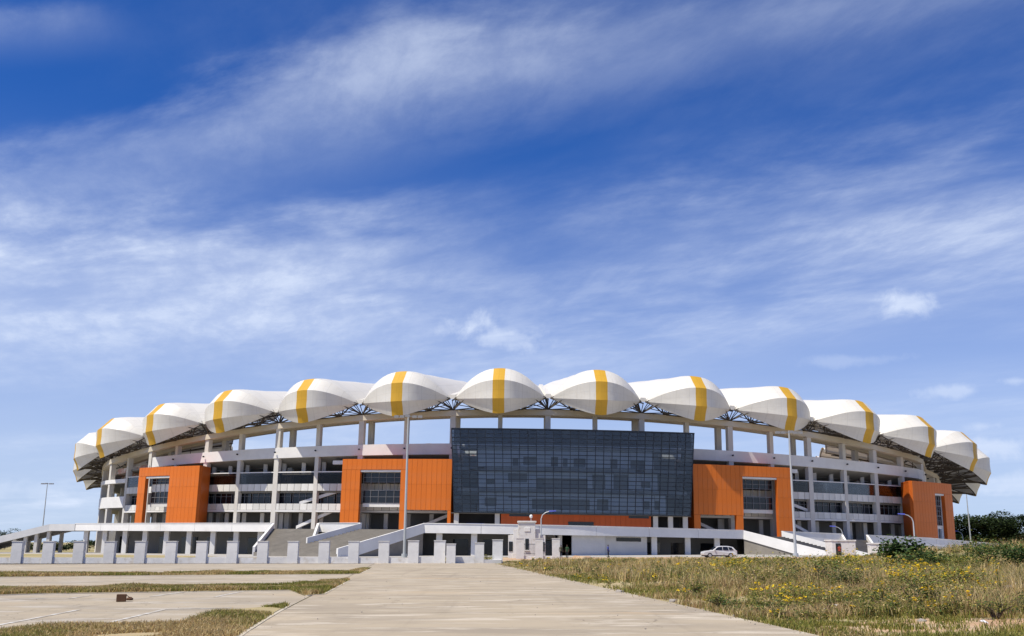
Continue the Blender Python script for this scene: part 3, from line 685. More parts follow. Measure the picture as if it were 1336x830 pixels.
orange_frame([(12.15, 16.55, 7.95, 17.6), (12.15, 12.75, 3.95, 7.94), (16.1, 16.75, 3.95, 7.94), (16.56, 21.85, 15.5, 17.6), (16.56, 16.80, 7.95, 15.49), (20.25, 21.85, 3.95, 15.49)], 2.0, 6.0, 'orange clad frame just right of the dark glass front')
orange_frame([(-41.9, -40.75, 3.95, 14.85), (-41.9, -37.15, 14.86, 16.75), (-37.14, -33.2, 3.95, 16.75)], 0.8, 6.1, 'orange clad frame at the left end of the facade', (-33.42, -34.6, 0.2))
orange_frame([(36.4, 40.2, 3.4, 16.3), (40.21, 43.6, 14.0, 16.3), (42.0, 43.6, 3.4, 13.99)], 0.8, 6.1, 'orange clad frame at the right end of the facade', (36.42, 38.4, 0.2))
# inner lining of the openings
for t0, t1, z, off in ((-16.65, -13.0, 15.5, 2.0), (16.8, 20.25, 15.45, 2.0), (-40.75, -37.15, 14.8, 0.8), (40.2, 42.0, 13.95, 0.8)):
    mb = MB(); ring_box(mb, t0, t1, off + 0.1, 6.0, z - 0.35, z); mb.build('opening_lintel', M['white'], st)

# glazing set in the openings of the orange frames: one pane object for each field of the grid
for t0, t1, off, cols, fields in ((-16.6, -13.05, 3.6, 5, ((13.25, 15.1), (9.25, 11.65))), (16.85, 20.2, 3.6, 5, ((13.25, 15.0), (9.25, 11.65))),
                                  (-40.7, -37.2, 2.4, 5, ((13.25, 14.4), (9.25, 11.65))), (40.25, 41.95, 1.7, 4, ((11.4, 13.5), (9.25, 11.3), (7.2, 9.15)))):
    zs = sorted(z for f in fields for z in f); mb = MB(); th = even_th(t0, t1, off, cols)
    for t in th: mb.bar(P3(t, off - 0.1, zs[0]), P3(t, off - 0.1, zs[-1]), 0.055)
    for z in zs + [(a + b) / 2 for a, b in fields]: mb.bar(P3(t0, off - 0.1, z), P3(t1, off - 0.1, z), 0.05)
    gz_ = mb.build('opening_glazing', M['lamp_grey'], st)
    for a, b in fields:
        for i in range(cols):
            mp_ = MB(); ring_box(mp_, th[i] + 0.02, th[i + 1] - 0.02, off, off + 0.03, a + 0.04, b - 0.04, 4); mp_.build('pane', M['window'], gz_)
    if off < 3:
        for a, b in zip(zs[1:-1:2], zs[2::2]):
            if b - a > 0.5: mp_ = MB(); ring_box(mp_, t0, t1, off - 0.02, off + 0.2, a + 0.02, b - 0.02, 4); mp_.build('spandrel', M['panel'], gz_)
    mp_ = MB(); ring_box(mp_, t0, t1, off - 0.05, off + 0.2, zs[0] - 0.75, zs[0] - 0.07, 4); mp_.build('spandrel', M['panel'], gz_)
# glass front: curtain wall with one object for every pane, floors and rooms behind it
G0T, G1T, G0B, G1B, GZ0, GZ1 = -8.5, 11.95, -8.1, 11.45, 7.55, 23.15
NC, NR = 29, 10
def gth(u, z): f = (z - GZ0) / (GZ1 - GZ0); a = G0B + (G0T - G0B) * f; b = G1B + (G1T - G1B) * f; return a + (b - a) * u
mb = MB()
for i in range(NC + 1):
    a, b = P3(gth(i / NC, GZ0), 0.0, GZ0), P3(gth(i / NC, GZ1), 0.0, GZ1); mb.bar(a, b, 0.10)
cw = mb.build('curtain_wall', M['mullion'], st)
pane_me = MB().box(-0.5, 0.5, -0.012, 0.012, -0.5, 0.5).mesh('pane'); pane_me.materials.append(M['glass'])
for r in range(NR):
    z0 = GZ0 + (GZ1 - GZ0) * r / NR; z1 = GZ0 + (GZ1 - GZ0) * (r + 1) / NR; zm = (z0 + z1) / 2
    for i in range(NC):
        t = gth((i + 0.5) / NC, zm); p = ring(t, 0.02); d = outward(t); w = (ring(gth((i + 1) / NC, zm), 0.02) - ring(gth(i / NC, zm), 0.02)).length
        o = link('pane', pane_me, None, cw); o.location = (p.x, p.y, zm); o.scale = (w - 0.05, 1, z1 - z0 - 0.05)
        o.rotation_euler = (random.uniform(-0.004, 0.004), 0, math.atan2(d.x, -d.y) + random.uniform(-0.004, 0.004))
for r in range(2 * NR + 1):
    z = GZ0 + (GZ1 - GZ0) * r / (2 * NR); mb = MB()
    w = 0.075 if r % 2 == 0 else 0.05
    ring_box(mb, gth(0, z), gth(1, z), -0.07, 0.05, z - w, z + w, 1.0); mb.build('transom', M['mullion'], cw)
mb = MB(); ring_box(mb, G0T - 0.05, G1T + 0.05, -0.12, 0.6, GZ1, GZ1 + 0.25, 1.0); mb.build('coping', M['mullion'], cw)
for s, (a, b) in enumerate(((G0B, G0T), (G1B, G1T))):
    mb = MB(); e = 0.06 if s else -0.06
    mb.hexa([P3(a + e * 0.2, 0.0, GZ0), P3(a + e, 0.0, GZ0), P3(a + e, 6.0, GZ0), P3(a + e * 0.2, 6.0, GZ0)], [P3(b + e * 0.2, 0.0, GZ1), P3(b + e, 0.0, GZ1), P3(b + e, 6.0, GZ1), P3(b + e * 0.2, 6.0, GZ1)])
    mb.build('end_panel', M['mullion'], cw)
for z0, z1 in ((7.45, 7.75), (11.35, 12.05), (15.35, 16.05), (19.6, 19.95)):
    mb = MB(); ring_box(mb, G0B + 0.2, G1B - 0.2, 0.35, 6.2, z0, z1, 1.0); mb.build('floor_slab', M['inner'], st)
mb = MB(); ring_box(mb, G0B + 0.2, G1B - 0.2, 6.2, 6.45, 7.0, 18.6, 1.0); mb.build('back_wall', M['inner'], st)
M['lining'] = mat('pale_room_lining', (0.58, 0.60, 0.62), 0.8, var=0.05, scale=0.8)
for z0, z1 in ((7.9, 11.3), (12.06, 15.3), (16.06, 19.55)):
    mb = MB(); ring_box(mb, gth(0.09, z0), gth(0.87, z0), 2.4, 2.6, z0, z1, 1.0); mb.build('inner_partition', M['inner'], st)
# pale room linings just behind the glass, with window holes between them (storey by storey, in fractions of the width)
def lining(u0, u1, z0, z1, off=1.1):
    mb = MB(); ring_box(mb, gth(u0, z0), gth(u1, z0), off, off + 0.2, z0, z1, 0.7); mb.build('room_lining', M['lining'], st)
def storey(z0, z1, u0, u1, holes):
    """holes: (u0, u1, z0, z1) sorted by u"""
    u = u0
    for a, b, c, d in holes:
        lining(u, a, z0, z1); lining(a, b, z0, c); lining(a, b, d, z1); u = b
    lining(u, u1, z0, z1)
storey(16.06, 19.55, 0.10, 0.84, [(0.245, 0.27, 16.4, 17.9), (0.29, 0.345, 16.6, 18.2), (0.405, 0.435, 16.4, 18.2), (0.455, 0.475, 16.4, 18.0), (0.50, 0.55, 16.4, 18.0), (0.655, 0.685, 16.2, 18.0), (0.74, 0.80, 16.3, 17.9)])
storey(12.06, 15.3, 0.10, 0.86, [(0.135, 0.17, 12.9, 13.8), (0.225, 0.305, 13.3, 15.0), (0.345, 0.56, 12.1, 14.2), (0.58, 0.635, 12.2, 15.0), (0.67, 0.735, 12.4, 15.1), (0.79, 0.83, 12.7, 13.9)])
storey(7.9, 11.3, 0.10, 0.90, [(0.125, 0.175, 8.8, 10.4), (0.225, 0.305, 10.4, 10.8), (0.325, 0.57, 8.4, 10.3), (0.60, 0.65, 8.3, 10.4), (0.80, 0.83, 8.6, 10.2), (0.85, 0.875, 8.6, 10.3)])
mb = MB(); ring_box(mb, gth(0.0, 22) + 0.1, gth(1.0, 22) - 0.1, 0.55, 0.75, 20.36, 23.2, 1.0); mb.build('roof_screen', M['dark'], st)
mb = MB(); ring_box(mb, gth(0.05, 21), gth(0.92, 21), 0.6, 1.0, 19.96, 20.35, 1.0); mb.build('roof_upstand', M['lining'], st)
# below the glass: burnt orange wall with slots, recesses left and right
mb = MB(); ring_box(mb, -4.3, 8.2, 1.06, 6.3, DECK, 7.4, 1.0); rw = mb.build('orange_wall', M['orange_core'], st); rw['label'] = 'burnt orange wall under the glass front'
clad(rw, M['rust'], 1.0, -4.3, 8.2, DECK + 0.05, 7.38, 1.0, 3.4)
for a, b, z0, z1 in ((-3.6, -1.75, 6.95, 7.4), (1.25, 3.35, 5.0, 6.1), (6.3, 8.0, 6.95, 7.4)):
    mb = MB(); ring_box(mb, a, b, 0.86, 0.93, z0, z1, 1.0); mb.build('slot_window', M['window'], rw)
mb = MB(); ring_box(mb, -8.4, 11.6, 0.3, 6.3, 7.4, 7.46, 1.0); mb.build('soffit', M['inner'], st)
for t in (-8.0, -4.6, 8.6, 9.9, 11.2):
    mb = MB(); p = P3(t, 1.2, 0); mb.box(p.x - 0.45, p.x + 0.45, p.y - 0.4, p.y + 0.4, DECK, 7.4); mb.build('column', M['column'], st)
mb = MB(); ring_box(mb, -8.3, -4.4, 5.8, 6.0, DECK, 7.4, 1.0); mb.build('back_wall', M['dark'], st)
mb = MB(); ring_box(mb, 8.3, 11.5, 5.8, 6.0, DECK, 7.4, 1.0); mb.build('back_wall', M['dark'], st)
M['blue_sign'] = mat('blue_banner', (0.05, 0.10, 0.42), 0.5)
mb = MB(); ring_box(mb, -7.2, -5.7, 1.9, 1.95, 4.9, 5.6, 1.0); mb.build('banner', M['blue_sign'], st)

# ------------------------------------------------------------------ podium in front of the facade
# plan of the deck edge (x, y in metres); the deck runs back to the facade
EDGE = [(-97, 227), (-80, 212), (-62, 198), (-46, 186.5), (-35, 178.5), (-25, 171), (-13.5, 165.5), (-1, 164.5), (9, 166.5), (17.4, 170), (30, 177.5), (41.5, 185.0), (52, 190), (62, 194.5), (71, 199.5), (81, 205), (92, 210.5), (104, 216.5)]
def zdrop(x): return float(np.interp(x, [50, 71, 85, 104], [0, -0.35, -0.6, -1.55]))      # the deck ramps down at its right end
def spline(pts, n=8):
    p = [Vector(q) for q in pts]; out = []
    for i in range(len(p) - 1):
        a, b, c, d = p[max(i - 1, 0)], p[i], p[i + 1], p[min(i + 2, len(p) - 1)]
        for k in range(n):
            t = k / n; out.append(0.5 * ((2 * b) + (c - a) * t + (2 * a - 5 * b + 4 * c - d) * t * t + (3 * b - a - 3 * c + d) * t ** 3))
    return out + [p[-1]]
edge = spline(EDGE)
def loc2(p): return Vector((p[0] - CX, p[1] - CY))
def inward(i):
    a = edge[min(i + 1, len(edge) - 1)] - edge[max(i - 1, 0)]; n = Vector((-a.y, a.x)).normalized()
    return n if n.y > 0 else -n
def edge_wall(x0, x1, d0, d1, z0, z1, name, material, parent=st):
    """follows the deck edge between two x positions, from d0 to d1 metres behind it"""
    idx = [i for i, p in enumerate(edge) if x0 <= p.x <= x1]
    pts = [(edge[i], inward(i)) for i in idx]
    def at_x(x):
        for i in range(len(edge) - 1):
            if edge[i].x <= x <= edge[i + 1].x:
                f = (x - edge[i].x) / (edge[i + 1].x - edge[i].x); return edge[i].lerp(edge[i + 1], f), inward(i)
    if not pts or pts[0][0].x > x0 + 0.05:
        e = at_x(x0)
        if e: pts.insert(0, e)
    if pts[-1][0].x < x1 - 0.05:
        e = at_x(x1)
        if e: pts.append(e)
    mb = MB(); vs = []; fs = []
    for p, n in pts:
        a, b = loc2(p + n * d0), loc2(p + n * d1); k = zdrop(p.x); y0 = z0 + (k if z0 > 2 else 0); y1 = z1 + (k if z1 > 2 else 0); vs += [(a.x, a.y, y0), (b.x, b.y, y0), (b.x, b.y, y1), (a.x, a.y, y1)]
    n = len(pts)
    for i in range(n - 1):
        for k in range(4): fs.append((i * 4 + k, i * 4 + (k + 1) % 4, i * 4 + 4 + (k + 1) % 4, i * 4 + 4 + k))
    fs += [(0, 3, 2, 1), (n * 4 - 4, n * 4 - 3, n * 4 - 2, n * 4 - 1)]
    mb.add(vs, fs); return mb.build(name, material, parent)
STAIRS = [(-43.2, -33.4), (-25.2, -14.2), (42.4, 50.5), (68.0, 74.5)]        # gaps in the parapet where flights arrive
# deck slab
mb = MB(); vs = []; n = len(edge)
for i in range(n):
    a = loc2(edge[i] + inward(i) * 0.5); t = math.degrees(math.atan2(a.x / A_, -a.y / B_)); b = ring(max(-54, min(54, t)), 8.5) if True else None
    k = zdrop(edge[i].x); vs += [(a.x, a.y, 3.42 + k), (b.x, b.y, 3.42 + k), (b.x, b.y, DECK + k), (a.x, a.y, DECK + k)]
fs = [(i * 4 + k, i * 4 + (k + 1) % 4, i * 4 + 4 + (k + 1) % 4, i * 4 + 4 + k) for i in range(n - 1) for k in range(4)] + [(0, 3, 2, 1), (n * 4 - 4, n * 4 - 3, n * 4 - 2, n * 4 - 1)]
mb.add(vs, fs); mb.build('podium_deck', M['deck'], st)
xs_ = [-97.0, -43.2, -33.4, -25.2, -14.2, 42.4, 50.5, 68.0, 74.5, 101.0]
PTOP, PBOT = 4.85, 3.38
for a, b in ((-97, -43.2), (-33.4, -25.2), (-14.2, 42.4), (50.5, 63.5), (69.5, 103.9)):
    k = max(1, int(round((b - a) / 9.0)))
    for i in range(k):
        x0, x1 = a + (b - a) * i / k, a + (b - a) * (i + 1) / k
        edge_wall(x0 + 0.03, x1 - 0.03, -0.10, 0.28, PBOT, PTOP, 'parapet', M['white'])
        edge_wall(x0 + 0.03, x1 - 0.03, -0.18, 0.36, PTOP + 0.003, PTOP + 0.12, 'coping', M['white'])
# ground floor: columns at the edge, wall set back with doors and windows
def edge_at(x):
    for i in range(len(edge) - 1):
        if edge[i].x <= x <= edge[i + 1].x:
            f = (x - edge[i].x) / (edge[i + 1].x - edge[i].x); return edge[i].lerp(edge[i + 1], f), inward(i)
    return edge[-1], inward(len(edge) - 1)
for x in (-95, -88.5, -82, -76, -70, -64, -58, -52.5, -47, -12.0, -6.0, 0.5, 25.5, 32.0, 38.0, ):
    p, n_ = edge_at(x); q = loc2(p + n_ * 1.5); mb = MB(); mb.box(q.x - 0.48, q.x + 0.48, q.y - 0.48, q.y + 0.48, -2.0, 3.42); mb.build('podium_column', M['white'], st)
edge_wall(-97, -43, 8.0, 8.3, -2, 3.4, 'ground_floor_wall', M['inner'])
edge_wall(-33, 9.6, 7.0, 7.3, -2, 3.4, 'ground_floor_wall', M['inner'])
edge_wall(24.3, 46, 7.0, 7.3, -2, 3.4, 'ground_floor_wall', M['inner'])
g1 = edge_wall(10.4, 16.2, 0.9, 1.2, -2, 3.38, 'ground_floor_wall', M['grey_wall']); edge_wall(16.4, 24.2, 1.5, 1.8, -2, 3.38, 'ground_floor_wall', M['grey_wall'])
edge_wall(18.5, 23.0, 1.36, 1.44, 2.55, 3.15, 'slot_window', M['window'])
for x0, x1 in ((-93, -90), (-80, -77.5), (-73.5, -69), (-66.5, -64.8), (-61, -58.5), (-56, -50.5)):
    o = edge_wall(x0, x1, 7.88, 7.96, -1.2, 2.3, 'door', M['window'])
for x0, x1 in ((-11, -7.8), (-4.8, -1.6), (26, 30.5), (33, 37), (39, 43)):
    o = edge_wall(x0, x1, 6.86, 6.96, -1.2, 2.5, 'door', M['window'])
edge_wall(3.4, 9.4, 6.2, 6.3, 2.6, 3.4, 'door_header', M['white'])
dr = edge_wall(4.1, 8.7, 3.0, 3.1, -1.2, 2.45, 'door', M['window'])
for x0, x1 in ((3.6, 4.1), (8.7, 9.3)): edge_wall(x0, x1, 2.6, 3.2, -2, 3.38, 'door_jamb', M['white'])
# right end of the podium: white walls with dark windows under the deck
for x0, x1 in ((69.6, 72.0), (73.6, 80.4), (85.2, 90.2), (97.5, 103.8)): edge_wall(x0, x1, 0.6, 0.9, -2, 3.38, 'ground_floor_wall', M['white'])
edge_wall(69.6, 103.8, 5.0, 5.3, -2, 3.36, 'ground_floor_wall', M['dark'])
for x0, x1 in ((80.6, 85.0), (90.4, 97.3)): edge_wall(x0, x1, 2.0, 2.2, -2, 1.0, 'low_wall', M['white'])

# flights of stairs from the forecourt to the deck
def flight(top_l, top_r, bot_l, bot_r, zt, zb, label, wl=1.0, wr=1.0, wall_h=1.0):
    """steps between two side walls; corner points in plan, left and right as seen from the camera"""
    TL, TR, BL, BR = [loc2(q) for q in (top_l, top_r, bot_l, bot_r)]
    n = 22; mb = MB(); vs = []; fs = []
    for i in range(n):
        f0, f1 = i / n, (i + 1) / n; z = zt + (zb - zt) * f1
        a, b, c, d = TL.lerp(BL, f0), TR.lerp(BR, f0), TR.lerp(BR, f1), TL.lerp(BL, f1)
        zz = zt + (zb - zt) * f0
        mb.hexa([(d.x, d.y, zb - 2), (c.x, c.y, zb - 2), (b.x, b.y, zb - 2), (a.x, a.y, zb - 2)], [(d.x, d.y, zz), (c.x, c.y, zz), (b.x, b.y, zz), (a.x, a.y, zz)])
    o = mb.build('staircase', M['stair'], st); o['label'] = label
    for T_, B2, on in ((TL, BL, wl), (TR, BR, wr)):
        if not on: continue
        zw = zt + (zb - zt) * on; B2 = T_.lerp(B2, on)
        d = (B2 - T_).normalized(); w = Vector((-d.y, d.x)) * 0.19
        mb = MB(); h = wall_h
        mb.hexa([(B2.x - w.x, B2.y - w.y, max(zb - 2, zw - 1.0)), (B2.x + w.x, B2.y + w.y, max(zb - 2, zw - 1.0)), (T_.x + w.x, T_.y + w.y, zt - 0.55), (T_.x - w.x, T_.y - w.y, zt - 0.55)],
                [(B2.x - w.x, B2.y - w.y, zw + h), (B2.x + w.x, B2.y + w.y, zw + h), (T_.x + w.x, T_.y + w.y, zt + h), (T_.x - w.x, T_.y - w.y, zt + h)])
        mb.build('stair_wall', M['white'], o)
    return o
def e2(x): p, n_ = edge_at(x); return (p.x, p.y)
flight(e2(-43.0), e2(-33.6), (-41.0, 163.5), (-31.2, 159.0), DECK, -0.2, 'wide straight stone stair at the left', 1.0, 0.62)
flight(e2(-25.2), e2(-14.2), (-37.5, 160.5), (-25.8, 152.5), DECK, -0.2, 'broad stair turning left beside the glass front', 0.62, 1.0)
flight(e2(42.4), e2(50.5), (54.5, 171.5), (63.5, 180.5), DECK, 0.1, 'broad stair turning right beside the glass front')
flight(e2(63.5), e2(69.5), (61.5, 183.5), (67.3, 186.5), DECK - 0.3, 0.2, 'straight stair at the right')
# ramp falling to the left from the end of the deck
ra = [loc2((-97, 227)), loc2((-104, 230)), loc2((-119.5, 231.0)), loc2((-128, 231.0))]
rz_ = [DECK, DECK - 0.1, -0.1, -2.6]
mb = MB(); mp = MB()
for i in range(3):
    a, b = ra[i], ra[i + 1]; w = Vector((1.5, 8.0))
    mb.hexa([(a.x, a.y, rz_[i] - 0.5), (b.x, b.y, rz_[i + 1] - 0.5), (b.x + w.x, b.y + w.y, rz_[i + 1] - 0.5), (a.x + w.x, a.y + w.y, rz_[i] - 0.5)],
            [(a.x, a.y, rz_[i]), (b.x, b.y, rz_[i + 1]), (b.x + w.x, b.y + w.y, rz_[i + 1]), (a.x + w.x, a.y + w.y, rz_[i])])
    for s in (0, 1):
        o = w * s; q = Vector((0, -0.3 if s == 0 else 0.3))
        mp.hexa([(a.x + o.x, a.y + o.y, rz_[i] - 0.55), (b.x + o.x, b.y + o.y, rz_[i + 1] - 0.55), (b.x + o.x, b.y + o.y + q.y, rz_[i + 1] - 0.55), (a.x + o.x, a.y + o.y + q.y, rz_[i] - 0.55)],
                [(a.x + o.x, a.y + o.y, rz_[i] + 0.95), (b.x + o.x, b.y + o.y, rz_[i + 1] + 0.95), (b.x + o.x, b.y + o.y + q.y, rz_[i + 1] + 0.95), (a.x + o.x, a.y + o.y + q.y, rz_[i] + 0.95)])
rampo = mb.build('ramp', M['inner'], st); mp.build('parapet', M['grey_wall'], rampo)
for f in (0.02, 0.2, 0.36, 0.52):
    p = ra[1].lerp(ra[2], f)
    for dy in (0.6, 7.2):
        mb = MB(); mb.box(p.x - 0.35, p.x + 0.35, p.y + dy - 0.35, p.y + dy + 0.35, -3, rz_[1] + (rz_[2] - rz_[1]) * f - 0.4); mb.build('ramp_column', M['column'], rampo)

# ------------------------------------------------------------------ boundary wall with posts
WALLY = 97.0
def post_mesh(w, d, h):
    mb = MB(); mb.box(-w / 2, w / 2, -d / 2, d / 2, -0.3, h); mb.box(-w / 2 - 0.04, w / 2 + 0.04, -d / 2 - 0.04, d / 2 + 0.04, h + 0.002, h + 0.07); return mb.mesh('post')
bw = empty('boundary_wall', (-27, WALLY, gplane(-27)))
tag(bw, 'low whitewashed boundary wall with a row of square posts across the car park', 'wall')
pm = post_mesh(0.98, 0.55, 2.0); pm.materials.append(M['post'])
post_px = [-6, 33, 73, 112.5, 152, 191.5, 231, 270.5, 310, 349, 388, 428, 466, 505]
post_x = [(px - 668) * WALLY / FPX * 0.985 for px in post_px]
for x in post_x:
    o = link('post', pm, None, bw); o.location = (x + 27, 0, gplane(x) - gplane(-27)); o.rotation_euler = (0, 0, random.uniform(-0.02, 0.02))
wp = post_x + [(543 - 668) * WALLY / FPX * 0.985]
for i in range(len(wp) - 1):
    x0, x1 = wp[i] + 0.5, wp[i + 1] - 0.5; mb = MB(); g = gplane((x0 + x1) / 2) - gplane(-27)
    h = 0.55 + random.uniform(-0.03, 0.03)
    mb.box(x0 + 27, x1 + 27, -0.12, 0.12, g - 0.4, g + h); mb.build('wall_panel', M['post'], bw)
# gate piers and end wall
gx = [(px - 668) * WALLY / FPX * 0.985 for px in (543, 577, 592, 628, 651)]
for k, (x, w, h, y) in enumerate(((gx[0], 1.0, 2.05, 0), (gx[1], 1.05, 2.05, 0), (gx[2], 0.85, 1.75, -0.6), (gx[3], 0.85, 1.85, 0.5), (gx[4], 1.0, 2.15, 3.0))):
    me = post_mesh(w, 0.6, h); me.materials.append(M['post']); o = link('gate_pier', me, None, bw); o.location = (x + 27, y, gplane(x) - gplane(-27))
for x0, x1, y in ((gx[0] + .5, gx[1] - .53, 0), (gx[2] + .43, gx[3] - .43, -0.2)):
    mb = MB(); g = gplane(x0) - gplane(-27); mb.box(x0 + 27, x1 + 27, y - 0.12, y + 0.12, g - 0.4, g + 0.6); mb.build('wall_panel', M['post'], bw)
mb = MB(); g = gplane(-2) - gplane(-27); mb.hexa([(gx[3] + 27.3, 0.2, g - .3), (gx[4] + 27.4, 0.6, g - .3), (gx[4] + 27.4, 2.7, g - .3), (gx[3] + 27.3, 2.7, g - .3)], [(gx[3] + 27.3, 0.2, g + .32), (gx[4] + 27.4, 0.6, g + .32), (gx[4] + 27.4, 2.7, g + .32), (gx[3] + 27.3, 2.7, g + .32)])
mb.build('planter', M['post'], bw)

# fence in front of the gatehouse
ff = empty('iron_fence', (4.5, 128, gplane(4.5))); tag(ff, 'short dark iron fence between pale posts in front of the stepped gatehouse', 'fence')
fx = [1.2, 3.6, 5.7]
me = post_mesh(0.95, 0.6, 2.45); me.materials.append(M['post'])
for x in fx: o = link('post', me, None, ff); o.location = (x - 4.5, 0, 0)
for i in range(2):
    x0, x1 = fx[i] + .48 - 4.5, fx[i + 1] - .48 - 4.5
    mb = MB(); mb.box(x0, x1, -0.1, 0.1, -0.3, 0.35); mb.build('kerb_wall', M['post'], ff)
    n = 9
    for k in range(n):
        mb = MB(); x = x0 + (x1 - x0) * (k + .5) / n; mb.bar((x, 0, 0.35), (x, 0, 1.9), 0.022); mb.build('bar', M['mullion'], ff)
    for z in (0.6, 1.75): mb = MB(); mb.bar((x0, 0, z), (x1, 0, z), 0.03); mb.build('rail', M['mullion'], ff)

# gatehouse: stepped white building
gh = empty('gatehouse', (2.2, 134, gplane(2))); gh.scale = (0.86, 0.86, 0.96); tag(gh, 'small stepped white gatehouse with slit windows in front of the podium', 'gatehouse')
def gbox(name, x0, x1, y0, y1, z0, z1, m='post'): mb = MB(); mb.box(x0, x1, y0, y1, z0, z1); return mb.build(name, M[m], gh, bevel=0.03)
gbox('wall', -1.35, 1.25, 0, 4.5, -0.5, 4.75); gbox('cornice', -1.5, 1.4, -0.15, 4.65, 4.752, 4.98)
gbox('wing', -2.1, -1.352, 0.35, 4.2, -0.5, 3.9); gbox('wing', 1.252, 2.0, 0.35, 4.2, -0.5, 3.9)
gbox('wing', -2.9, -2.102, 0.7, 4.0, -0.5, 3.05); gbox('wing', 2.002, 2.8, 0.7, 4.0, -0.5, 3.05)
gbox('window', -0.3, 0.25, -0.06, -0.01, 1.1, 2.6, 'window'); gbox('sill', -0.4, 0.35, -0.16, -0.005, 0.95, 1.08)
gbox('crest', -0.45, 0.45, -0.08, -0.005, 3.55, 4.1, 'white')
gbox('window', -2.8, -2.2, 0.62, 0.69, 0.9, 2.2, 'window'); gbox('window', 2.1, 2.7, 0.62, 0.69, 0.9, 2.2, 'window')
mb = MB(); mb.bar((0.6, 1.0, 4.98), (0.6, 1.0, 5.4), 0.06, 6); mb.build('lamp_stem', M['pole'], gh)
mb = MB(); bm = bmesh.new(); bmesh.ops.create_icosphere(bm, subdivisions=2, radius=0.26); me = bpy.data.meshes.new('globe'); bm.to_mesh(me); bm.free(); o = link('lamp_globe', me, M['white'], gh); o.location = (0.6, 1.0, 5.62)

# ------------------------------------------------------------------ lamps
def mast(px, top_py, Y, lean, label, kind):
    p = at_dist(px, 722, Y); x = p.x; g = gplane(x); top = at_dist(px, top_py, Y).z - g
    e = empty('floodlight_mast', (x, Y, g)); e.rotation_euler = (0, lean, 0); tag(e, label, 'lamp post', 'tall floodlight masts')
    mb = MB(); mb.tube([(0, 0, -0.3), (0, 0, top * 0.5), (0, 0, top)], [0.21, 0.17, 0.11], 10); mb.build('pole', M['pole'], e)
    mb = MB(); mb.tube([(0, 0, 0), (0, 0, 0.5)], [0.42, 0.40], 10); mb.build('base', M['pole'], e)
    mb = MB(); mb.bar((-1.9, 0, top - 0.25), (1.9, 0, top - 0.25), 0.08); mb.bar((0, -1.2, top - 0.2), (0, 1.2, top - 0.2), 0.08); mb.build('cross_arm', M['lamp_grey'], e)
    for dx, dy in ((-1.7, 0), (-0.9, 0), (0.9, 0), (1.7, 0), (0, -1.1)):
        mb = MB(); mb.hexa([(dx - .35, dy - .25, top - .5), (dx + .35, dy - .25, top - .5), (dx + .35, dy + .25, top - .4), (dx - .35, dy + .25, top - .4)], [(dx - .3, dy - .2, top - .12), (dx + .3, dy - .2, top - .12), (dx + .3, dy + .2, top - .12), (dx - .3, dy + .2, top - .12)])
        mb.build('floodlight', M['lamp_grey'], e)
mast(527.5, 541, 143, 0.0, 'tall grey floodlight mast standing in front of the left orange frame', 0)
mast(1038, 562, 150, 0.0, 'tall grey floodlight mast standing in front of the right orange frame', 0)
mast(52, 630, 330, 0.0, 'distant grey floodlight mast behind the ramp at the far left', 1)
mast(1268, 636, 300, 0.0, 'distant grey floodlight mast beside the dark trees at the right', 1)
def street_lamp(px, top_py, Y, side, label):
    p = at_dist(px, 712, Y); x = p.x; g = gplane(x); top = at_dist(px, top_py, Y).z - g
    e = empty('street_lamp', (x, Y, g)); tag(e, label, 'street lamp', 'curved street lamps with blue heads')
    mb = MB(); mb.tube([(0, 0, -0.2), (0, 0, top * 0.6), (0, 0, top - 1.2)], [0.13, 0.11, 0.09], 8); mb.build('pole', M['pole'], e)
    mb = MB(); mb.tube([(0, 0, top - 1.2), (side * 0.2, 0, top - 0.6), (side * 0.7, 0, top - 0.2), (side * 1.3, 0, top - 0.02)], [0.085, 0.075, 0.065, 0.055], 8); mb.build('arm', M['pole'], e)
    mb = MB(); mb.hexa([(side * 1.2, -.17, top - .12), (side * 2.35, -.15, top - .02), (side * 2.35, .15, top - .02), (side * 1.2, .17, top - .12)], [(side * 1.25, -.1, top + .1), (side * 2.3, -.1, top + .14), (side * 2.3, .1, top + .14), (side * 1.25, .1, top + .1)])
    mb.build('lamp_head', M['lamp_blue'], e, bevel=0.03)
street_lamp(706, 667, 158, 1, 'curved street lamp with blue head behind the gatehouse')
street_lamp(1194, 671, 160, -1, 'curved street lamp with blue head before the rightmost orange frame')
street_lamp(1257, 693, 262, -1, 'small curved street lamp with blue head near the dark trees')
street_lamp(1100, 687, 196, -1, 'curved street lamp with blue head before the right stair')

# entrance piers near the right stairs
def pier_block(name, label, px0, px1, Y, top_py, cat, d=2.4, m='white'):
    a, b = at_dist(px0, 720, Y), at_dist(px1, 720, Y); g = gplane(a.x); h = at_dist(px0, top_py, Y).z - g; w = b.x - a.x
    e = empty(name, ((a.x + b.x) / 2, Y, g)); tag(e, label, cat)
    mb = MB(); mb.box(-w / 2, w / 2, 0, d, -0.4, h); mb.build('wall', M[m], e, bevel=0.04)
    mb = MB(); mb.box(-w / 2 - 0.08, w / 2 + 0.08, -0.08, d + 0.08, h + 0.002, h + 0.18); mb.build('coping', M[m], e)
    return e, w, h
e, w, h = pier_block('ticket_kiosk', 'white flat topped kiosk beyond the weeds by the right mast', 1086, 1117, 140, 706, 'kiosk', 3.0, 'post')
mb = MB(); mb.box(-w / 2 + 0.5, -w / 2 + 1.2, -0.06, -0.01, 0, 1.9); mb.build('door', M['window'], e)
pier_block('gate_pier', 'single white pier beside the white kiosk at the right', 1136, 1148, 141, 710, 'pier', 1.2)
pier_block('gate_pier', 'white pier behind the big leafed bush at the right', 1160, 1172, 139, 710, 'pier', 1.2)

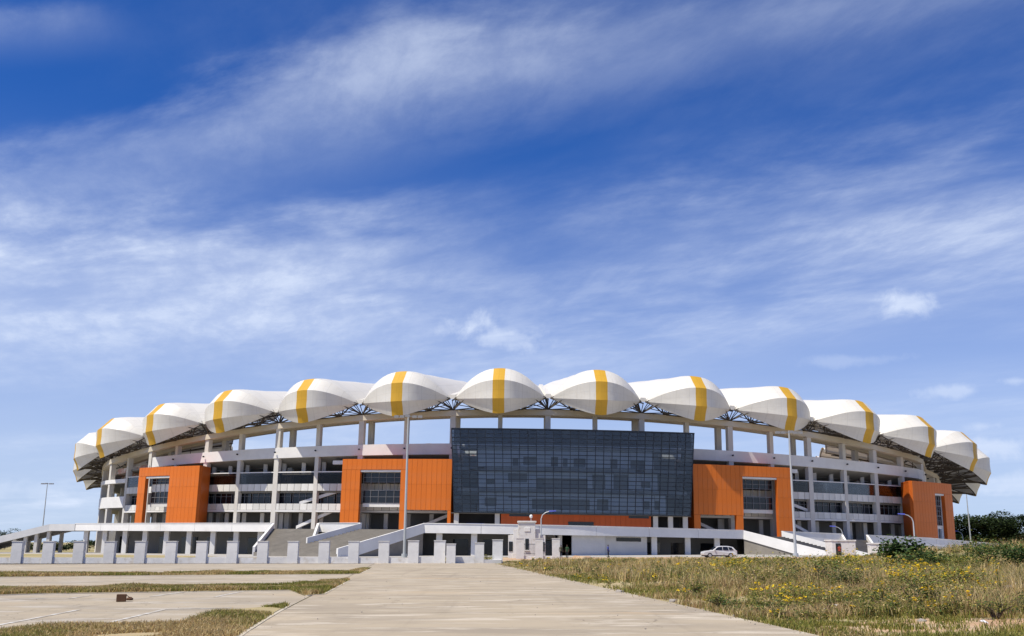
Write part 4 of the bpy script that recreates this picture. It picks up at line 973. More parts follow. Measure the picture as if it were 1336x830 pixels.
# ------------------------------------------------------------------ car park: grass islands with kerbs, lines
def island(px_pts, name_label, nblade, hblade, seed):
    pts = [ground_pt(*q) for q in px_pts]; P = [(p.x, p.y) for p in pts]
    o = sheet('grass_island', P, 0.035, M['ground'], 0.2); tag(o, kind='structure')
    n = len(P)
    for i in range(n):
        a, b = Vector(P[i]), Vector(P[(i + 1) % n]); d = b - a; Ln = d.length
        if Ln < 0.3: continue
        d.normalize(); nn = Vector((-d.y, d.x)); c = sum((Vector(q) for q in P), Vector((0, 0))) / n
        if nn.dot(c - a) > 0: nn = -nn
        k = max(1, min(24, int(Ln / 1.5)))
        for j in range(k):
            s, t = a + d * (Ln * j / k + 0.008), a + d * (Ln * (j + 1) / k - 0.008)
            sheet('kerb_stone', [tuple(s), tuple(t), tuple(t + nn * 0.10), tuple(s + nn * 0.10)], 0.022, M['kerb'], 0.22, o)
    return P
ISL = [island([(-60, 832), (60, 819), (238, 817), (300, 797), (375, 791), (345, 808), (316, 826), (300, 838), (120, 870), (-60, 870)], '', 0, 0, 1),
       island([(-120, 780), (60, 775), (378, 770.5), (398, 777.5), (420, 776), (456, 757), (380, 764), (120, 767), (-120, 772)], '', 0, 0, 2),
       island([(-120, 754.5), (200, 751), (448, 749.5), (468, 749), (484, 741.5), (440, 746.5), (200, 747.5), (-120, 750)], '', 0, 0, 3)]
def line(px_a, px_b, w=0.13, label=''):
    a, b = ground_pt(*px_a), ground_pt(*px_b); a, b = Vector((a.x, a.y)), Vector((b.x, b.y)); d = (b - a).normalized(); n = Vector((-d.y, d.x)) * w / 2
    sheet('painted_line', [tuple(a - n), tuple(b - n), tuple(b + n), tuple(a + n)], 0.004, M['paint'], 0.0, pk)
for a, b in (((-30, 821), (104, 795.5)), ((130, 815), (216, 795)), ((280, 779), (322, 770.5)), ((196, 778.5), (240, 772.5)), ((90, 781), (118, 777)), ((0, 783), (60, 780.5)), ((240, 816), (296, 797)), ((216, 795), (302, 793))): line(a, b)
# cardboard box on the tarmac, with a torn flap beside it
p = ground_pt(158, 785)
cbx_o = empty('cardboard_box', (p.x, p.y, p.z), 0.3); tag(cbx_o, 'small dark brown cardboard box lying on the empty car park', 'box')
mb = MB(); mb.box(-0.14, 0.14, -0.11, 0.11, 0.004, 0.22); mb.build('body', M['box'], cbx_o, bevel=0.01)
mb = MB(); mb.hexa([(0.14, -.11, .19), (0.30, -.09, .06), (0.30, .09, .06), (0.14, .11, .19)], [(0.14, -.11, .20), (0.305, -.09, .07), (0.305, .09, .07), (0.14, .11, .20)]); mb.build('flap', M['box'], cbx_o)
p = ground_pt(169, 783); mb = MB()
bm = bmesh.new(); bmesh.ops.create_icosphere(bm, subdivisions=2, radius=0.1)
for v in bm.verts: v.co *= 0.8 + 0.4 * random.random(); v.co.z *= 0.6
me = bpy.data.meshes.new('clod'); bm.to_mesh(me); bm.free(); o = link('clod', me, M['box']); o.location = (p.x, p.y, p.z + 0.04); tag(o, 'dark clod beside the cardboard box on the car park', 'clod')

# ------------------------------------------------------------------ people
def person(loc, rz, mats, label, pose=0):
    """one continuous body grown from a jointed skeleton, then coloured by garment"""
    J = {'pelvis': (0, 0, .95, .15, .11), 'waist': (0, 0, 1.08, .135, .10), 'chest': (0, 0, 1.30, .17, .11), 'neck': (0, .0, 1.49, .055, .055), 'chin': (0, -.015, 1.55, .06, .065), 'head': (0, -.01, 1.64, .078, .095), 'crown': (0, 0, 1.72, .06, .07)}
    sw = (0.10, -0.06) if pose == 0 else (0.03, 0.02)
    for s, n in ((-1, 'l'), (1, 'r')):
        f = sw[0] if s < 0 else -sw[0]
        J['hip' + n] = (s * .09, 0, .90, .095, .095); J['knee' + n] = (s * .10, -.03 - f * .5, .50, .062, .062); J['ank' + n] = (s * .11, f * 0.9, .09, .042, .045); J['toe' + n] = (s * .12, f * 0.9 - .15, .04, .04, .035)
        J['sh' + n] = (s * .19, 0, 1.41, .062, .062); J['el' + n] = (s * .24, .03 + f * .4, 1.13, .045, .045)
        J['wr' + n] = (s * .235, -.06 + f, .90, .033, .030); J['hand' + n] = (s * .225, -.10 + f, .81, .038, .02)
    E_ = [('pelvis', 'waist'), ('waist', 'chest'), ('chest', 'neck'), ('neck', 'chin'), ('chin', 'head'), ('head', 'crown')]
    for n in 'lr': E_ += [('pelvis', 'hip' + n), ('hip' + n, 'knee' + n), ('knee' + n, 'ank' + n), ('ank' + n, 'toe' + n), ('chest', 'sh' + n), ('sh' + n, 'el' + n), ('el' + n, 'wr' + n), ('wr' + n, 'hand' + n)]
    keys = list(J); me = bpy.data.meshes.new('body'); me.from_pydata([J[k][:3] for k in keys], [(keys.index(a), keys.index(b)) for a, b in E_], [])
    tmp = bpy.data.objects.new('tmp', me); col.objects.link(tmp); sk = tmp.modifiers.new('s', 'SKIN'); ss = tmp.modifiers.new('u', 'SUBSURF'); ss.levels = 1; ss.render_levels = 1
    for i, k in enumerate(keys): me.skin_vertices[0].data[i].radius = J[k][3:]; me.skin_vertices[0].data[i].use_root = (k == 'pelvis')
    dg = bpy.context.evaluated_depsgraph_get(); body = bpy.data.meshes.new_from_object(tmp.evaluated_get(dg)); bpy.data.objects.remove(tmp)
    body.name = 'body'; body.materials.clear()
    for m_ in (mats[0], mats[1], M['skin'], M['hair'], M['rubber']): body.materials.append(m_)
    for pl in body.polygons:
        c = pl.center; pl.use_smooth = True
        if c.z > 1.665 or (c.z > 1.58 and c.y > 0.02): k = 3
        elif c.z > 1.47: k = 2
        elif abs(c.x) > 0.17 and c.z < 1.16: k = 2
        elif c.z > 0.94: k = 0
        elif c.z > 0.09: k = 1
        else: k = 4
        pl.material_index = k
    o = link('person', body); o.location = loc; o.rotation_euler = (0, 0, rz); tag(o, label, 'person')
for px, py, rz, ms, lb in ((793.5, 729, 1.4, ('blue_shirt', 'dark_trousers'), 'person in a blue shirt walking along the sandy path'),
                           (732, 729.5, 0.4, ('khaki_shirt', 'dark_trousers'), 'person in khaki, left of two standing before the dark doorway'),
                           (740, 730, -0.6, ('green_shirt', 'dark_trousers'), 'person in dark green, right of two standing before the dark doorway'),
                           (1096, 729, -0.9, ('red_shirt', 'dark_trousers'), 'person in dark trousers beside the white kiosk')):
    p = ground_pt(px, py, 0.0); person((p.x, p.y, gplane(p.x) + (0 if px < 1000 else 0.0)), rz, [M[a] for a in ms], lb, 0 if px == 793.5 else 1)

# ------------------------------------------------------------------ white car
cp = ground_pt(938, 728.0); car = empty('parked_car', (cp.x, cp.y, gplane(cp.x)), 0.06); tag(car, 'white hatchback car parked in front of the podium beyond the weeds', 'car')
prof = [(-2.25, .35), (-2.28, .62), (-2.15, .80), (-1.75, .90), (-1.05, .98), (-0.35, 1.47), (0.2, 1.56), (1.1, 1.55), (1.75, 1.42), (2.1, 1.02), (2.25, .92), (2.27, .5), (2.2, .33)]
mb = MB(); n = len(prof)
def ring_side(y, inset):
    return [(x * (1 - 0.01 * (inset > 0)), y, z) for x, z in prof]
hw = 0.86; vs = []
for y, k in ((-hw + .09, .97), (-hw, 1.0), (hw, 1.0), (hw - .09, .97)): pass
lev = [(-hw, 0.0), (hw, 0.0)]
def side(yb, yt): return [(x, yb if z < 1.0 else (yb + (yt - yb) * (z - 1.0) / 0.56), z) for x, z in prof]
vs = side(-hw, -hw + .2) + side(hw, hw - .2)
mb.add(vs, [tuple(range(n)), tuple(range(2 * n - 1, n - 1, -1))] + [(i, n + i, n + (i + 1) % n, (i + 1) % n) for i in range(n)])
mb.build('body', M['car_white'], car, bevel=0.05)
def carquad(name, pts, m, t=0.012):
    mb = MB(); mb.add(pts, [tuple(range(len(pts)))]); o = mb.build(name, M[m], car); s = o.modifiers.new('solid', 'SOLIDIFY'); s.thickness = t; s.offset = 0; return o
def sy(z, s): return s * (hw - .2 * max(0, z - 1.0) / 0.56 + 0.012)
for s in (-1, 1):
    for pts in ([(-0.82, 1.02), (-0.28, 1.40), (0.28, 1.46), (0.28, 1.02)], [(0.36, 1.02), (0.36, 1.46), (1.02, 1.45), (1.12, 1.02)], [(1.20, 1.04), (1.12, 1.43), (1.55, 1.38), (1.78, 1.08)]):
        carquad('side_window', [(x, sy(z, s), z) for x, z in pts], 'car_glass')
carquad('windscreen', [(-1.0, -.68, 1.03), (-1.0, .68, 1.03), (-0.42, .58, 1.445), (-0.42, -.58, 1.445)], 'car_glass', 0.03)
carquad('rear_window', [(2.06, -.66, 1.07), (2.06, .66, 1.07), (1.80, .58, 1.38), (1.80, -.58, 1.38)], 'car_glass', 0.03)
for s in (-1, 1):
    mb = MB(); mb.box(-2.26, -1.98, s * .62 - .16, s * .62 + .16, .62, .78); mb.build('headlight', M['head_lamp'], car, bevel=0.03)
    mb = MB(); mb.box(2.12, 2.275, s * .66 - .13, s * .66 + .13, .72, .98); mb.build('tail_lamp', M['red_lamp'], car, bevel=0.02)
    mb = MB(); mb.box(-0.85, -0.66, s * (hw + .09) - .07, s * (hw + .09) + .07, 0.98, 1.12); mb.build('wing_mirror', M['car_white'], car, bevel=0.03)
    for x in (-1.42, 1.38):
        mb = MB(); mb.tube([(x, s * (hw - .12), .33), (x, s * (hw + .03), .33)], 0.33, 18); wh = mb.build('wheel', M['rubber'], car)
        mb = MB(); mb.tube([(x, s * (hw + .03), .33), (x, s * (hw + .045), .33)], 0.21, 14); mb.build('rim', M['rim'], wh)
mb = MB(); mb.box(-2.15, 2.12, -hw + .06, hw - .06, 0.2, 0.36); mb.build('sill', M['mullion'], car)

# ------------------------------------------------------------------ vegetation
def tri_mesh(name, V, F, C):
    """mesh from arrays: vertices, faces (all the same size), one colour per face"""
    V = np.asarray(V, np.float32); F = np.asarray(F, np.int32); C = np.asarray(C, np.float32)
    k = F.shape[1]; me = bpy.data.meshes.new(name); me.vertices.add(len(V)); me.vertices.foreach_set('co', V.ravel())
    me.loops.add(F.size); me.loops.foreach_set('vertex_index', F.ravel()); me.polygons.add(len(F))
    me.polygons.foreach_set('loop_start', np.arange(0, F.size, k, dtype=np.int32)); me.update(calc_edges=True)
    at = me.attributes.new('tint', 'FLOAT_COLOR', 'FACE'); at.data.foreach_set('color', np.concatenate([C, np.ones((len(C), 1), np.float32)], 1).ravel())
    return me
def blades(base, h, w, lean, colr):
    """tapered grass blades: base (n,3), height, width, lean (n,2) -> quads + tip, as quads"""
    n = len(base); a = rng.uniform(0, 2 * np.pi, n); side = np.stack([np.cos(a), np.sin(a), np.zeros(n)], 1) * (w / 2)[:, None]
    l3 = np.concatenate([lean, np.zeros((n, 1))], 1); up = np.zeros((n, 3)); up[:, 2] = h
    mid = base + up * 0.6 + l3 * 0.35; tip = base + up + l3
    tip[:, 2] -= 0.25 * np.hypot(lean[:, 0], lean[:, 1])
    V = np.stack([base - side, base + side, mid - side * .75, mid + side * .75, tip - side * .12, tip + side * .12], 1).reshape(-1, 3)
    k = np.arange(n)[:, None] * 6; F = np.concatenate([k + np.array([[0, 1, 3, 2]]), k + np.array([[2, 3, 5, 4]])], 0)
    return V, F, np.concatenate([colr, colr], 0)
def leafcards(c, size, colr, nrm_up=0.4, aspect=0.55):
    """small pointed leaves of four corners, at points c (n,3)"""
    n = len(c); d = rng.normal(size=(n, 3)); d /= np.linalg.norm(d, axis=1)[:, None]; d[:, 2] = d[:, 2] * 0.6
    u = np.cross(d, np.array([0, 0, 1.0])); u /= (np.linalg.norm(u, axis=1)[:, None] + 1e-6); r = rng.normal(size=(n, 3)) * nrm_up; u = u + r * 0.5
    s = size[:, None]; V = np.stack([c, c + d * s * .5 + u * s * aspect * .5, c + d * s, c + d * s * .5 - u * s * aspect * .5], 1).reshape(-1, 3)
    F = np.arange(n)[:, None] * 4 + np.array([[0, 1, 2, 3]])
    return V, F, colr
class Veg:
    def __init__(self): self.V = []; self.F = []; self.C = []; self.k = 0
    def add(self, vfc): V, F, C = vfc; self.V.append(V); self.F.append(F + self.k); self.C.append(C); self.k += len(V)
    def build(self, name, parent=None): me = tri_mesh(name, np.concatenate(self.V), np.concatenate(self.F), np.concatenate(self.C)); return link(name, me, M['leaf'], parent)
def shade(cols, n, jit=0.18):
    cols = np.asarray(cols, float); c = cols[rng.integers(0, len(cols), n)]; return np.clip(c * rng.uniform(1 - jit, 1 + jit, (n, 1)) * rng.uniform(0.93, 1.07, (n, 3)), 0, 1)
DRY = [(0.48, 0.37, 0.175), (0.42, 0.305, 0.135), (0.34, 0.25, 0.105), (0.54, 0.43, 0.23), (0.25, 0.165, 0.075)]
GRN = [(0.18, 0.185, 0.038), (0.235, 0.22, 0.05), (0.115, 0.14, 0.030), (0.29, 0.25, 0.065)]
DGR = [(0.045, 0.085, 0.022), (0.06, 0.10, 0.028), (0.035, 0.07, 0.02), (0.08, 0.12, 0.03)]
YEL = [(0.72, 0.50, 0.015), (0.68, 0.44, 0.01), (0.76, 0.56, 0.03)]
def bare_patch(name, cx, cy, rx, ry, n=22):
    mb = MB(); vs = []
    rings = [0.0, 0.45, 0.8, 1.0]; pts = []
    for r in rings[1:]:
        for i in range(n):
            a = 2 * math.pi * i / n; k = r * (1 + 0.16 * math.sin(3 * a + cx) + 0.10 * math.sin(7 * a + cy))
            x, y = cx + rx * k * math.cos(a), cy + ry * k * math.sin(a); pts.append((x, y, gplane(x) - 0.02 + field_z(x, y) + (0.02 if r < 1 else -0.03)))
    c = (cx, cy, gplane(cx) - 0.02 + field_z(cx, cy) + 0.02); mb.add([c] + pts, [(0, 1 + i, 1 + (i + 1) % n) for i in range(n)] + [(1 + q * n + i, 1 + (q + 1) * n + i, 1 + (q + 1) * n + (i + 1) % n, 1 + q * n + (i + 1) % n) for q in range(2) for i in range(n)], True)
    o = mb.build(name, M['soil']); tag(o, kind='structure')
bare_patch('bare_earth', 9.6, 22.2, 3.6, 1.9); bare_patch('bare_earth', 7.2, 62.0, 2.6, 3.2)
# a coarse patch function so that tufts, weeds and bare earth come in clumps
PN = rng.uniform(0, 1, (64, 64))
def patch(x, y, s):
    x = np.asarray(x) / s; y = np.asarray(y) / s; i = np.floor(x).astype(int); j = np.floor(y).astype(int); f = x - i; g = y - j
    f = f * f * (3 - 2 * f); g = g * g * (3 - 2 * g)
    a = PN[i % 64, j % 64]; b = PN[(i + 1) % 64, j % 64]; c = PN[i % 64, (j + 1) % 64]; d = PN[(i + 1) % 64, (j + 1) % 64]
    return (a * (1 - f) + b * f) * (1 - g) + (c * (1 - f) + d * f) * g
def field_points(n, y0, y1, power=1.0):
    """random spots in the field right of the road, thinning with distance"""
    u = rng.uniform(0, 1, n); e = 1 - power
    Y = y0 * (y1 / y0) ** u if abs(e) < 1e-6 else (y0 ** e + (y1 ** e - y0 ** e) * u) ** (1 / e)
    edge_x = RL.x + (Y - RL.y) * (RD.x / RD.y) + RW / RN.x + 0.1
    width = 0.58 * Y + 4 - edge_x; X = edge_x + rng.uniform(0, 1, n) * width
    return X, Y
def far_edge(x): return np.interp(x, [-2, 4, 12, 46, 90], [104, 112, 117, 123, 131])
FZ = np.vectorize(lambda x, y: gplane(x) - 0.02 + field_z(x, y))
veg = Veg()
# dry and green grass
X, Y = field_points(26000, 14, 130, 1.15); keep = Y < far_edge(X); X, Y = X[keep], Y[keep]
pd = patch(X, Y, 3.1) * 0.6 + patch(X + 31, Y + 9, 1.1) * 0.4
bare = (patch(X + 5, Y + 50, 4.3) < 0.30) | (((X - 7.2) / 2.6) ** 2 + ((Y - 62) / 3.2) ** 2 < 0.8) | ((Y < 24.2) & (Y > 19.6) & (X > 6.9) & (X < 13.0) & (patch(X, Y, 0.9) < 0.70))
side_d = (X - RL.x) * RN.x + (Y - RL.y) * RN.y - RW
keep = (~bare) | (rng.uniform(0, 1, len(X)) < 0.15); X, Y, pd, side_d = X[keep], Y[keep], pd[keep], side_d[keep]
Z = FZ(X, Y); nb = 11
hgt = np.where(Y < 24.5, 0.5, 1.0) * (0.13 + 0.40 * np.clip(pd, 0, 1) ** 1.3 * np.clip(side_d / 3.5, 0.25, 1)) * rng.uniform(0.75, 1.25, len(X)) * np.clip(1.2 - (Y / 100) * (1 - np.clip((X - 38) / 8, 0, 1)) * 0.7, 0.4, 1)
bx = np.repeat(np.stack([X, Y, Z], 1), nb, 0); n = len(bx); spread = 0.05 + 0.16 * np.repeat(np.clip(Y / 60, 0.3, 1.5), nb)
bx[:, :2] += rng.normal(size=(n, 2)) * spread[:, None]
h = np.repeat(hgt, nb) * rng.uniform(0.5, 1.25, n); gsel = np.repeat(patch(X + 17, Y + 3, 5.0) * 0.65 + patch(X, Y + 77, 1.6) * 0.35, nb) + rng.normal(size=n) * 0.10
colr = np.where((gsel > 0.53)[:, None], shade(GRN, n), shade(DRY, n))
veg.add(blades(bx, h, 0.007 + 0.00042 * bx[:, 1] + 0.004, rng.normal(size=(n, 2)) * (h * 0.38)[:, None], colr))
o = veg.build('field_grass'); tag(o, 'dry and green rough grass covering the field right of the road', 'grass', kind='stuff')
# flowering weeds: leafy stems with yellow heads
def weeds(n, name, label, hmin, hmax, y0, y1, flower, cols, clump, thr, leaf=0.10, seed=0):
    vg = Veg(); X, Y = field_points(n * 3, y0, y1, 1.1); ok = (Y < far_edge(X) - 1) & (patch(X + seed, Y + seed * 2, clump) * 0.7 + patch(X + seed, Y, clump / 3) * 0.3 > thr)
    ok &= ~((Y < 24.2) & (X > 6.4) & (X < 12.8))
    ok &= ((X - RL.x) * RN.x + (Y - RL.y) * RN.y - RW) > 0.8
    X, Y = X[ok][:n], Y[ok][:n]; Z = FZ(X, Y); n = len(X)
    H = rng.uniform(hmin, hmax, n) * (0.75 + 0.5 * patch(X, Y, 2.3)); H *= (0.8 + 0.55 * np.clip((Y - 30) / 50, 0, 1)) * np.clip(1.15 - (Y / 100) * (1 - np.clip((X - 38) / 8, 0, 1)) * 0.85, 0.3, 1); H *= np.clip(((X - RL.x) * RN.x + (Y - RL.y) * RN.y - RW) / 4, 0.45, 1)
    ns = 4; base = np.repeat(np.stack([X, Y, Z], 1), ns, 0); hh = np.repeat(H, ns) * rng.uniform(.7, 1.1, n * ns); lean = rng.normal(size=(n * ns, 2)) * (hh * 0.22)[:, None]
    base[:, :2] += rng.normal(size=(n * ns, 2)) * 0.05
    vg.add(blades(base, hh, np.full(n * ns, 0.012) + 0.0002 * base[:, 1], lean, shade(cols, n * ns)))
    nl = 13; B = np.repeat(base, nl, 0); f = rng.uniform(0.12, 1.0, len(B)); LL = np.repeat(lean, nl, 0); HH = np.repeat(hh, nl)
    c = B.copy(); c[:, 2] += HH * f; c[:, :2] += LL * (f ** 1.5)[:, None] + rng.normal(size=(len(B), 2)) * (0.05 + 0.10 * HH)[:, None]
    vg.add(leafcards(c, (leaf * rng.uniform(.6, 1.3, len(B)) * (0.8 + np.repeat(np.repeat(Y, ns), nl) / 110)), shade(cols, len(B), 0.3), aspect=0.45))
    if flower:
        sel = rng.uniform(0, 1, len(base)) < flower; b2 = base[sel]; nf = 4; c = np.repeat(b2, nf, 0); hh2 = np.repeat(hh[sel], nf); l2 = np.repeat(lean[sel], nf, 0)
        c[:, 2] += hh2 * rng.uniform(.85, 1.1, len(c)); c[:, :2] += l2 + rng.normal(size=(len(c), 2)) * 0.07
        for k in range(3): vg.add(leafcards(c, (0.055 + 0.0007 * c[:, 1]) * rng.uniform(.8, 1.25, len(c)), shade(YEL, len(c), 0.12), aspect=0.9))
    o = vg.build(name); tag(o, label, 'weeds', kind='stuff')
weeds(1500, 'flowering_weeds', 'yellow flowering weeds scattered through the rough field', 0.45, 0.95, 17, 122, 0.055, GRN + DGR[:2] + DRY[:1], 9.0, 0.46, 0.085, 3)
weeds(1300, 'leafy_weeds', 'low green leafy weeds scattered through the rough field', 0.25, 0.75, 16, 118, 0.03, DGR + GRN[:3], 6.0, 0.50, 0.11, 21)
weeds(1500, 'dry_weeds', 'tall dry brown weeds scattered through the rough field', 0.5, 1.0, 20, 122, 0.0, DRY + [(0.20, 0.14, 0.07)], 7.0, 0.50, 0.05, 44)
# straw coloured grass standing in tall clumps
vg = Veg(); X, Y = field_points(5200, 24, 118, 1.0); k = (Y < far_edge(X) - 2) & (patch(X + 60, Y + 12, 3.4) > 0.58) & (((X - RL.x) * RN.x + (Y - RL.y) * RN.y - RW) > 2.0); X, Y = X[k], Y[k]; Z = FZ(X, Y); nb = 16
b = np.repeat(np.stack([X, Y, Z], 1), nb, 0); n = len(b); b[:, :2] += rng.normal(size=(n, 2)) * 0.12; h = np.repeat(0.45 + 0.55 * patch(X + 60, Y + 12, 3.4), nb) * rng.uniform(.55, 1.15, n) * np.clip(1.2 - (b[:, 1] / 100) * (1 - np.clip((b[:, 0] - 38) / 8, 0, 1)) * 0.7, 0.4, 1)
vg.add(blades(b, h, 0.009 + 0.0004 * b[:, 1], rng.normal(size=(n, 2)) * (h * .30)[:, None], shade([(0.56, 0.45, 0.24), (0.49, 0.37, 0.18), (0.42, 0.31, 0.14), (0.34, 0.28, 0.09)], n)))
o = vg.build('straw_grass'); tag(o, 'tall straw coloured grass clumps standing in the rough field', 'grass', kind='stuff')
# grass on the car park islands
def pts_in_poly(P, n):
    P = np.asarray(P); lo, hi = P.min(0), P.max(0); out = []
    while sum(len(o) for o in out) < n:
        q = rng.uniform(lo, hi, (n * 3, 2)); ins = np.zeros(len(q), bool)
        for i in range(len(P)):
            a, b = P[i], P[(i + 1) % len(P)]; c = ((a[1] > q[:, 1]) != (b[1] > q[:, 1])) & (q[:, 0] < (b[0] - a[0]) * (q[:, 1] - a[1]) / (b[1] - a[1] + 1e-9) + a[0]); ins ^= c
        out.append(q[ins])
    return np.concatenate(out)[:n]
vg = Veg()
for P, nt, hm in ((ISL[0], 15000, 0.11), (ISL[1], 20000, 0.13), (ISL[2], 14000, 0.13)):
    q = pts_in_poly(P, nt); pz = patch(q[:, 0], q[:, 1], 1.4); k = pz > 0.22; q = q[k]; pz = pz[k]; nb = 4
    b = np.repeat(np.stack([q[:, 0], q[:, 1], SLOPE * q[:, 0] + 0.03], 1), nb, 0); n = len(b); b[:, :2] += rng.normal(size=(n, 2)) * 0.04
    h = hm * np.repeat(0.4 + pz, nb) * rng.uniform(.5, 1.4, n); g = np.repeat(patch(q[:, 0] + 9, q[:, 1], 2.2), nb) + rng.normal(size=n) * .15
    vg.add(blades(b, h, 0.006 + 0.00045 * b[:, 1], rng.normal(size=(n, 2)) * (h * .5)[:, None], np.where((g > .60)[:, None], shade(GRN, n), shade(DRY, n) * 1.08)))
o = vg.build('island_grass'); tag(o, 'short dry grass on the car park islands', 'grass', kind='stuff')

# shrubs in the field: each one a thing
def shrub(px, py, w, h, cols, label, leaf=0.16, n=900, Y=None, name='shrub', flowers=0):
    p = ground_pt(px, py) if Y is None else at_dist(px, py, Y); z = float(FZ(p.x, p.y)); e = empty(name, (p.x, p.y, z)); tag(e, label, 'shrub', 'shrubs in the rough field')
    mb = MB(); c = []
    for k in range(9):
        a = rng.uniform(0, 6.28); r = rng.uniform(.15, .5) * w; q = (math.cos(a) * r, math.sin(a) * r, h * rng.uniform(.45, .85)); mb.tube([(0, 0, -0.05), (q[0] * .4, q[1] * .4, q[2] * .6), q], [0.03, 0.02, 0.008], 5)
        m_ = rng.normal(size=(n // 9, 3)) * np.array([w * .15, w * .15, h * .16]) + np.array(q); c.append(m_)
    mb.build('stem', M['bark'], e); c = np.concatenate(c); c[:, 2] = np.clip(c[:, 2], 0.03, None)
    vg = Veg(); vg.add(leafcards(c, leaf * rng.uniform(.6, 1.3, len(c)), shade(cols, len(c), .3), aspect=.65)); vg.build('foliage', e)
    if flowers:
        top = c[c[:, 2] > np.quantile(c[:, 2], 0.45)]; fc_ = np.repeat(top[rng.integers(0, len(top), flowers)], 5, 0) + rng.normal(size=(flowers * 5, 3)) * 0.025; fc_[:, 2] += 0.06
        vf = Veg(); vf.add(leafcards(fc_, (leaf * 0.55 + 0.02) * rng.uniform(.7, 1.3, len(fc_)), shade(YEL, len(fc_), .12), aspect=.9)); vf.build('flower_heads', e)
shrub(1183, 745, 2.6, 1.75, DGR, 'large leafed dark green bush in front of the rightmost orange frame', 0.30, 1500)
shrub(1210, 748, 2.8, 1.35, DGR + GRN[:1], 'dark green bush just right of the large leafed bush', 0.22, 900)
shrub(1288, 745, 3.0, 1.7, DGR + GRN[:2], 'round green bush on the mound at the right', 0.18, 1600)
shrub(1240, 746, 2.6, 1.1, DGR[1:] + GRN[:2], 'low green bush between the large leafed bush and the round bush', 0.15, 1200)
shrub(1262, 752, 2.4, 1.0, GRN + DGR[:1], 'yellow green bush just left of the round bush', 0.12, 1200)
shrub(1324, 748, 3.4, 1.5, DGR, 'spreading dark bush at the right edge of the picture', 0.22, 1700)
shrub(1010, 752, 2.6, 1.1, GRN + DGR[:1], 'olive green bush below the right floodlight mast', 0.14, 900)
shrub(990, 770, 2.0, 0.9, GRN + DRY[:1], 'low yellow green bush in the middle of the field', 0.10, 800)
shrub(1195, 800, 1.3, 0.95, GRN + DGR[:2], 'tall weed clump with dark base near the bare earth patch', 0.08, 900)
shrub(1150, 797, 1.1, 0.6, DGR[:2] + GRN, 'low dark clump beside the tall weed clump', 0.08, 600)
shrub(790, 742, 1.6, 0.7, GRN + DGR[:1], 'small bush at the far corner of the field beside the road', 0.12, 500)
shrub(940, 792, 0.8, 0.40, GRN + DGR[:2], 'small green clump at the road edge', 0.06, 500)

shrub(1066, 768, 2.2, 1.0, GRN + DGR[:2], 'olive bush right of the olive green bush below the mast', 0.10, 900)
shrub(1118, 778, 1.5, 0.8, DGR + GRN[:1], 'dark green clump left of the low dark clump', 0.09, 700)
shrub(873, 757, 1.8, 0.75, GRN + DGR[:2], 'green bush in front of the white car', 0.11, 700)
shrub(905, 778, 1.1, 0.55, DGR[:2] + GRN, 'leafy clump above the small green clump at the road edge', 0.08, 600)
shrub(1252, 775, 1.6, 0.8, GRN + DGR[:1], 'yellow green bush left of the pinkish stone', 0.09, 800)
shrub(1300, 812, 0.9, 0.45, DGR[1:3] + GRN, 'small dark clump in the lower right corner', 0.06, 600)
YG = GRN + [(0.22, 0.25, 0.05), (0.15, 0.20, 0.04)]
shrub(1200, 783, 2.0, 1.05, YG, 'yellow flowering bush behind the tall weed clump', 0.09, 1300, flowers=70)
shrub(1085, 752, 3.0, 1.15, YG, 'yellow flowering bush in front of the white kiosk', 0.12, 1300, flowers=60)
shrub(958, 752, 2.6, 0.95, YG, 'yellow flowering bush just right of the white car', 0.12, 1200, flowers=50)
shrub(1135, 758, 2.4, 1.0, YG + DRY[:1], 'loose yellow green bush below the single white pier', 0.11, 1100, flowers=30)
shrub(1270, 795, 1.5, 0.8, YG + DRY[:1], 'yellow green clump with a few flowers near the lower right', 0.07, 1000, flowers=25)
shrub(1040, 790, 1.3, 0.6, YG, 'low yellow green clump left of the litter', 0.07, 900, flowers=12)
shrub(637, 727, 1.0, 0.75, GRN + DGR[:2], 'small green plant in the white planter at the gate', 0.10, 400, Y=98.6)
# earth heaps, stones and litter in the field
def lump(name, px, py, r, m, label, cat, flat=0.5):
    p = ground_pt(px, py); bm = bmesh.new(); bmesh.ops.create_icosphere(bm, subdivisions=3, radius=r)
    for v in bm.verts:
        k = 1 + 0.22 * math.sin(v.co.x * 5 / r + px) * math.cos(v.co.y * 4 / r) + random.uniform(-.07, .07); v.co *= k; v.co.z *= flat
    me = bpy.data.meshes.new(name); bm.to_mesh(me); bm.free(); me.polygons.foreach_set('use_smooth', [True] * len(me.polygons))
    o = link(name, me, M[m]); o.location = (p.x, p.y, float(FZ(p.x, p.y)) + r * flat * .3); tag(o, label, cat)
lump('earth_heap', 758, 732, 1.1, 'soil', 'small red earth heap right of the two standing people', 'earth heap', .35)
lump('earth_heap', 790, 732.5, 0.8, 'soil', 'small red earth heap at the feet of the person in blue', 'earth heap', .3)
lump('stone', 1327, 778, 0.42, 'stone', 'pinkish stone among the grass at the right edge', 'stone', .5)
lump('stone', 878, 785, 0.13, 'stone', 'grey stone on the right edge of the road', 'stone', .6)
lump('stone', 808, 773, 0.15, 'stone', 'small grey stone on the road edge farther off', 'stone', .6)
lump('stone', 1203, 812, 0.10, 'stone', 'dark stone in front of the tall weed clump', 'stone', .6)
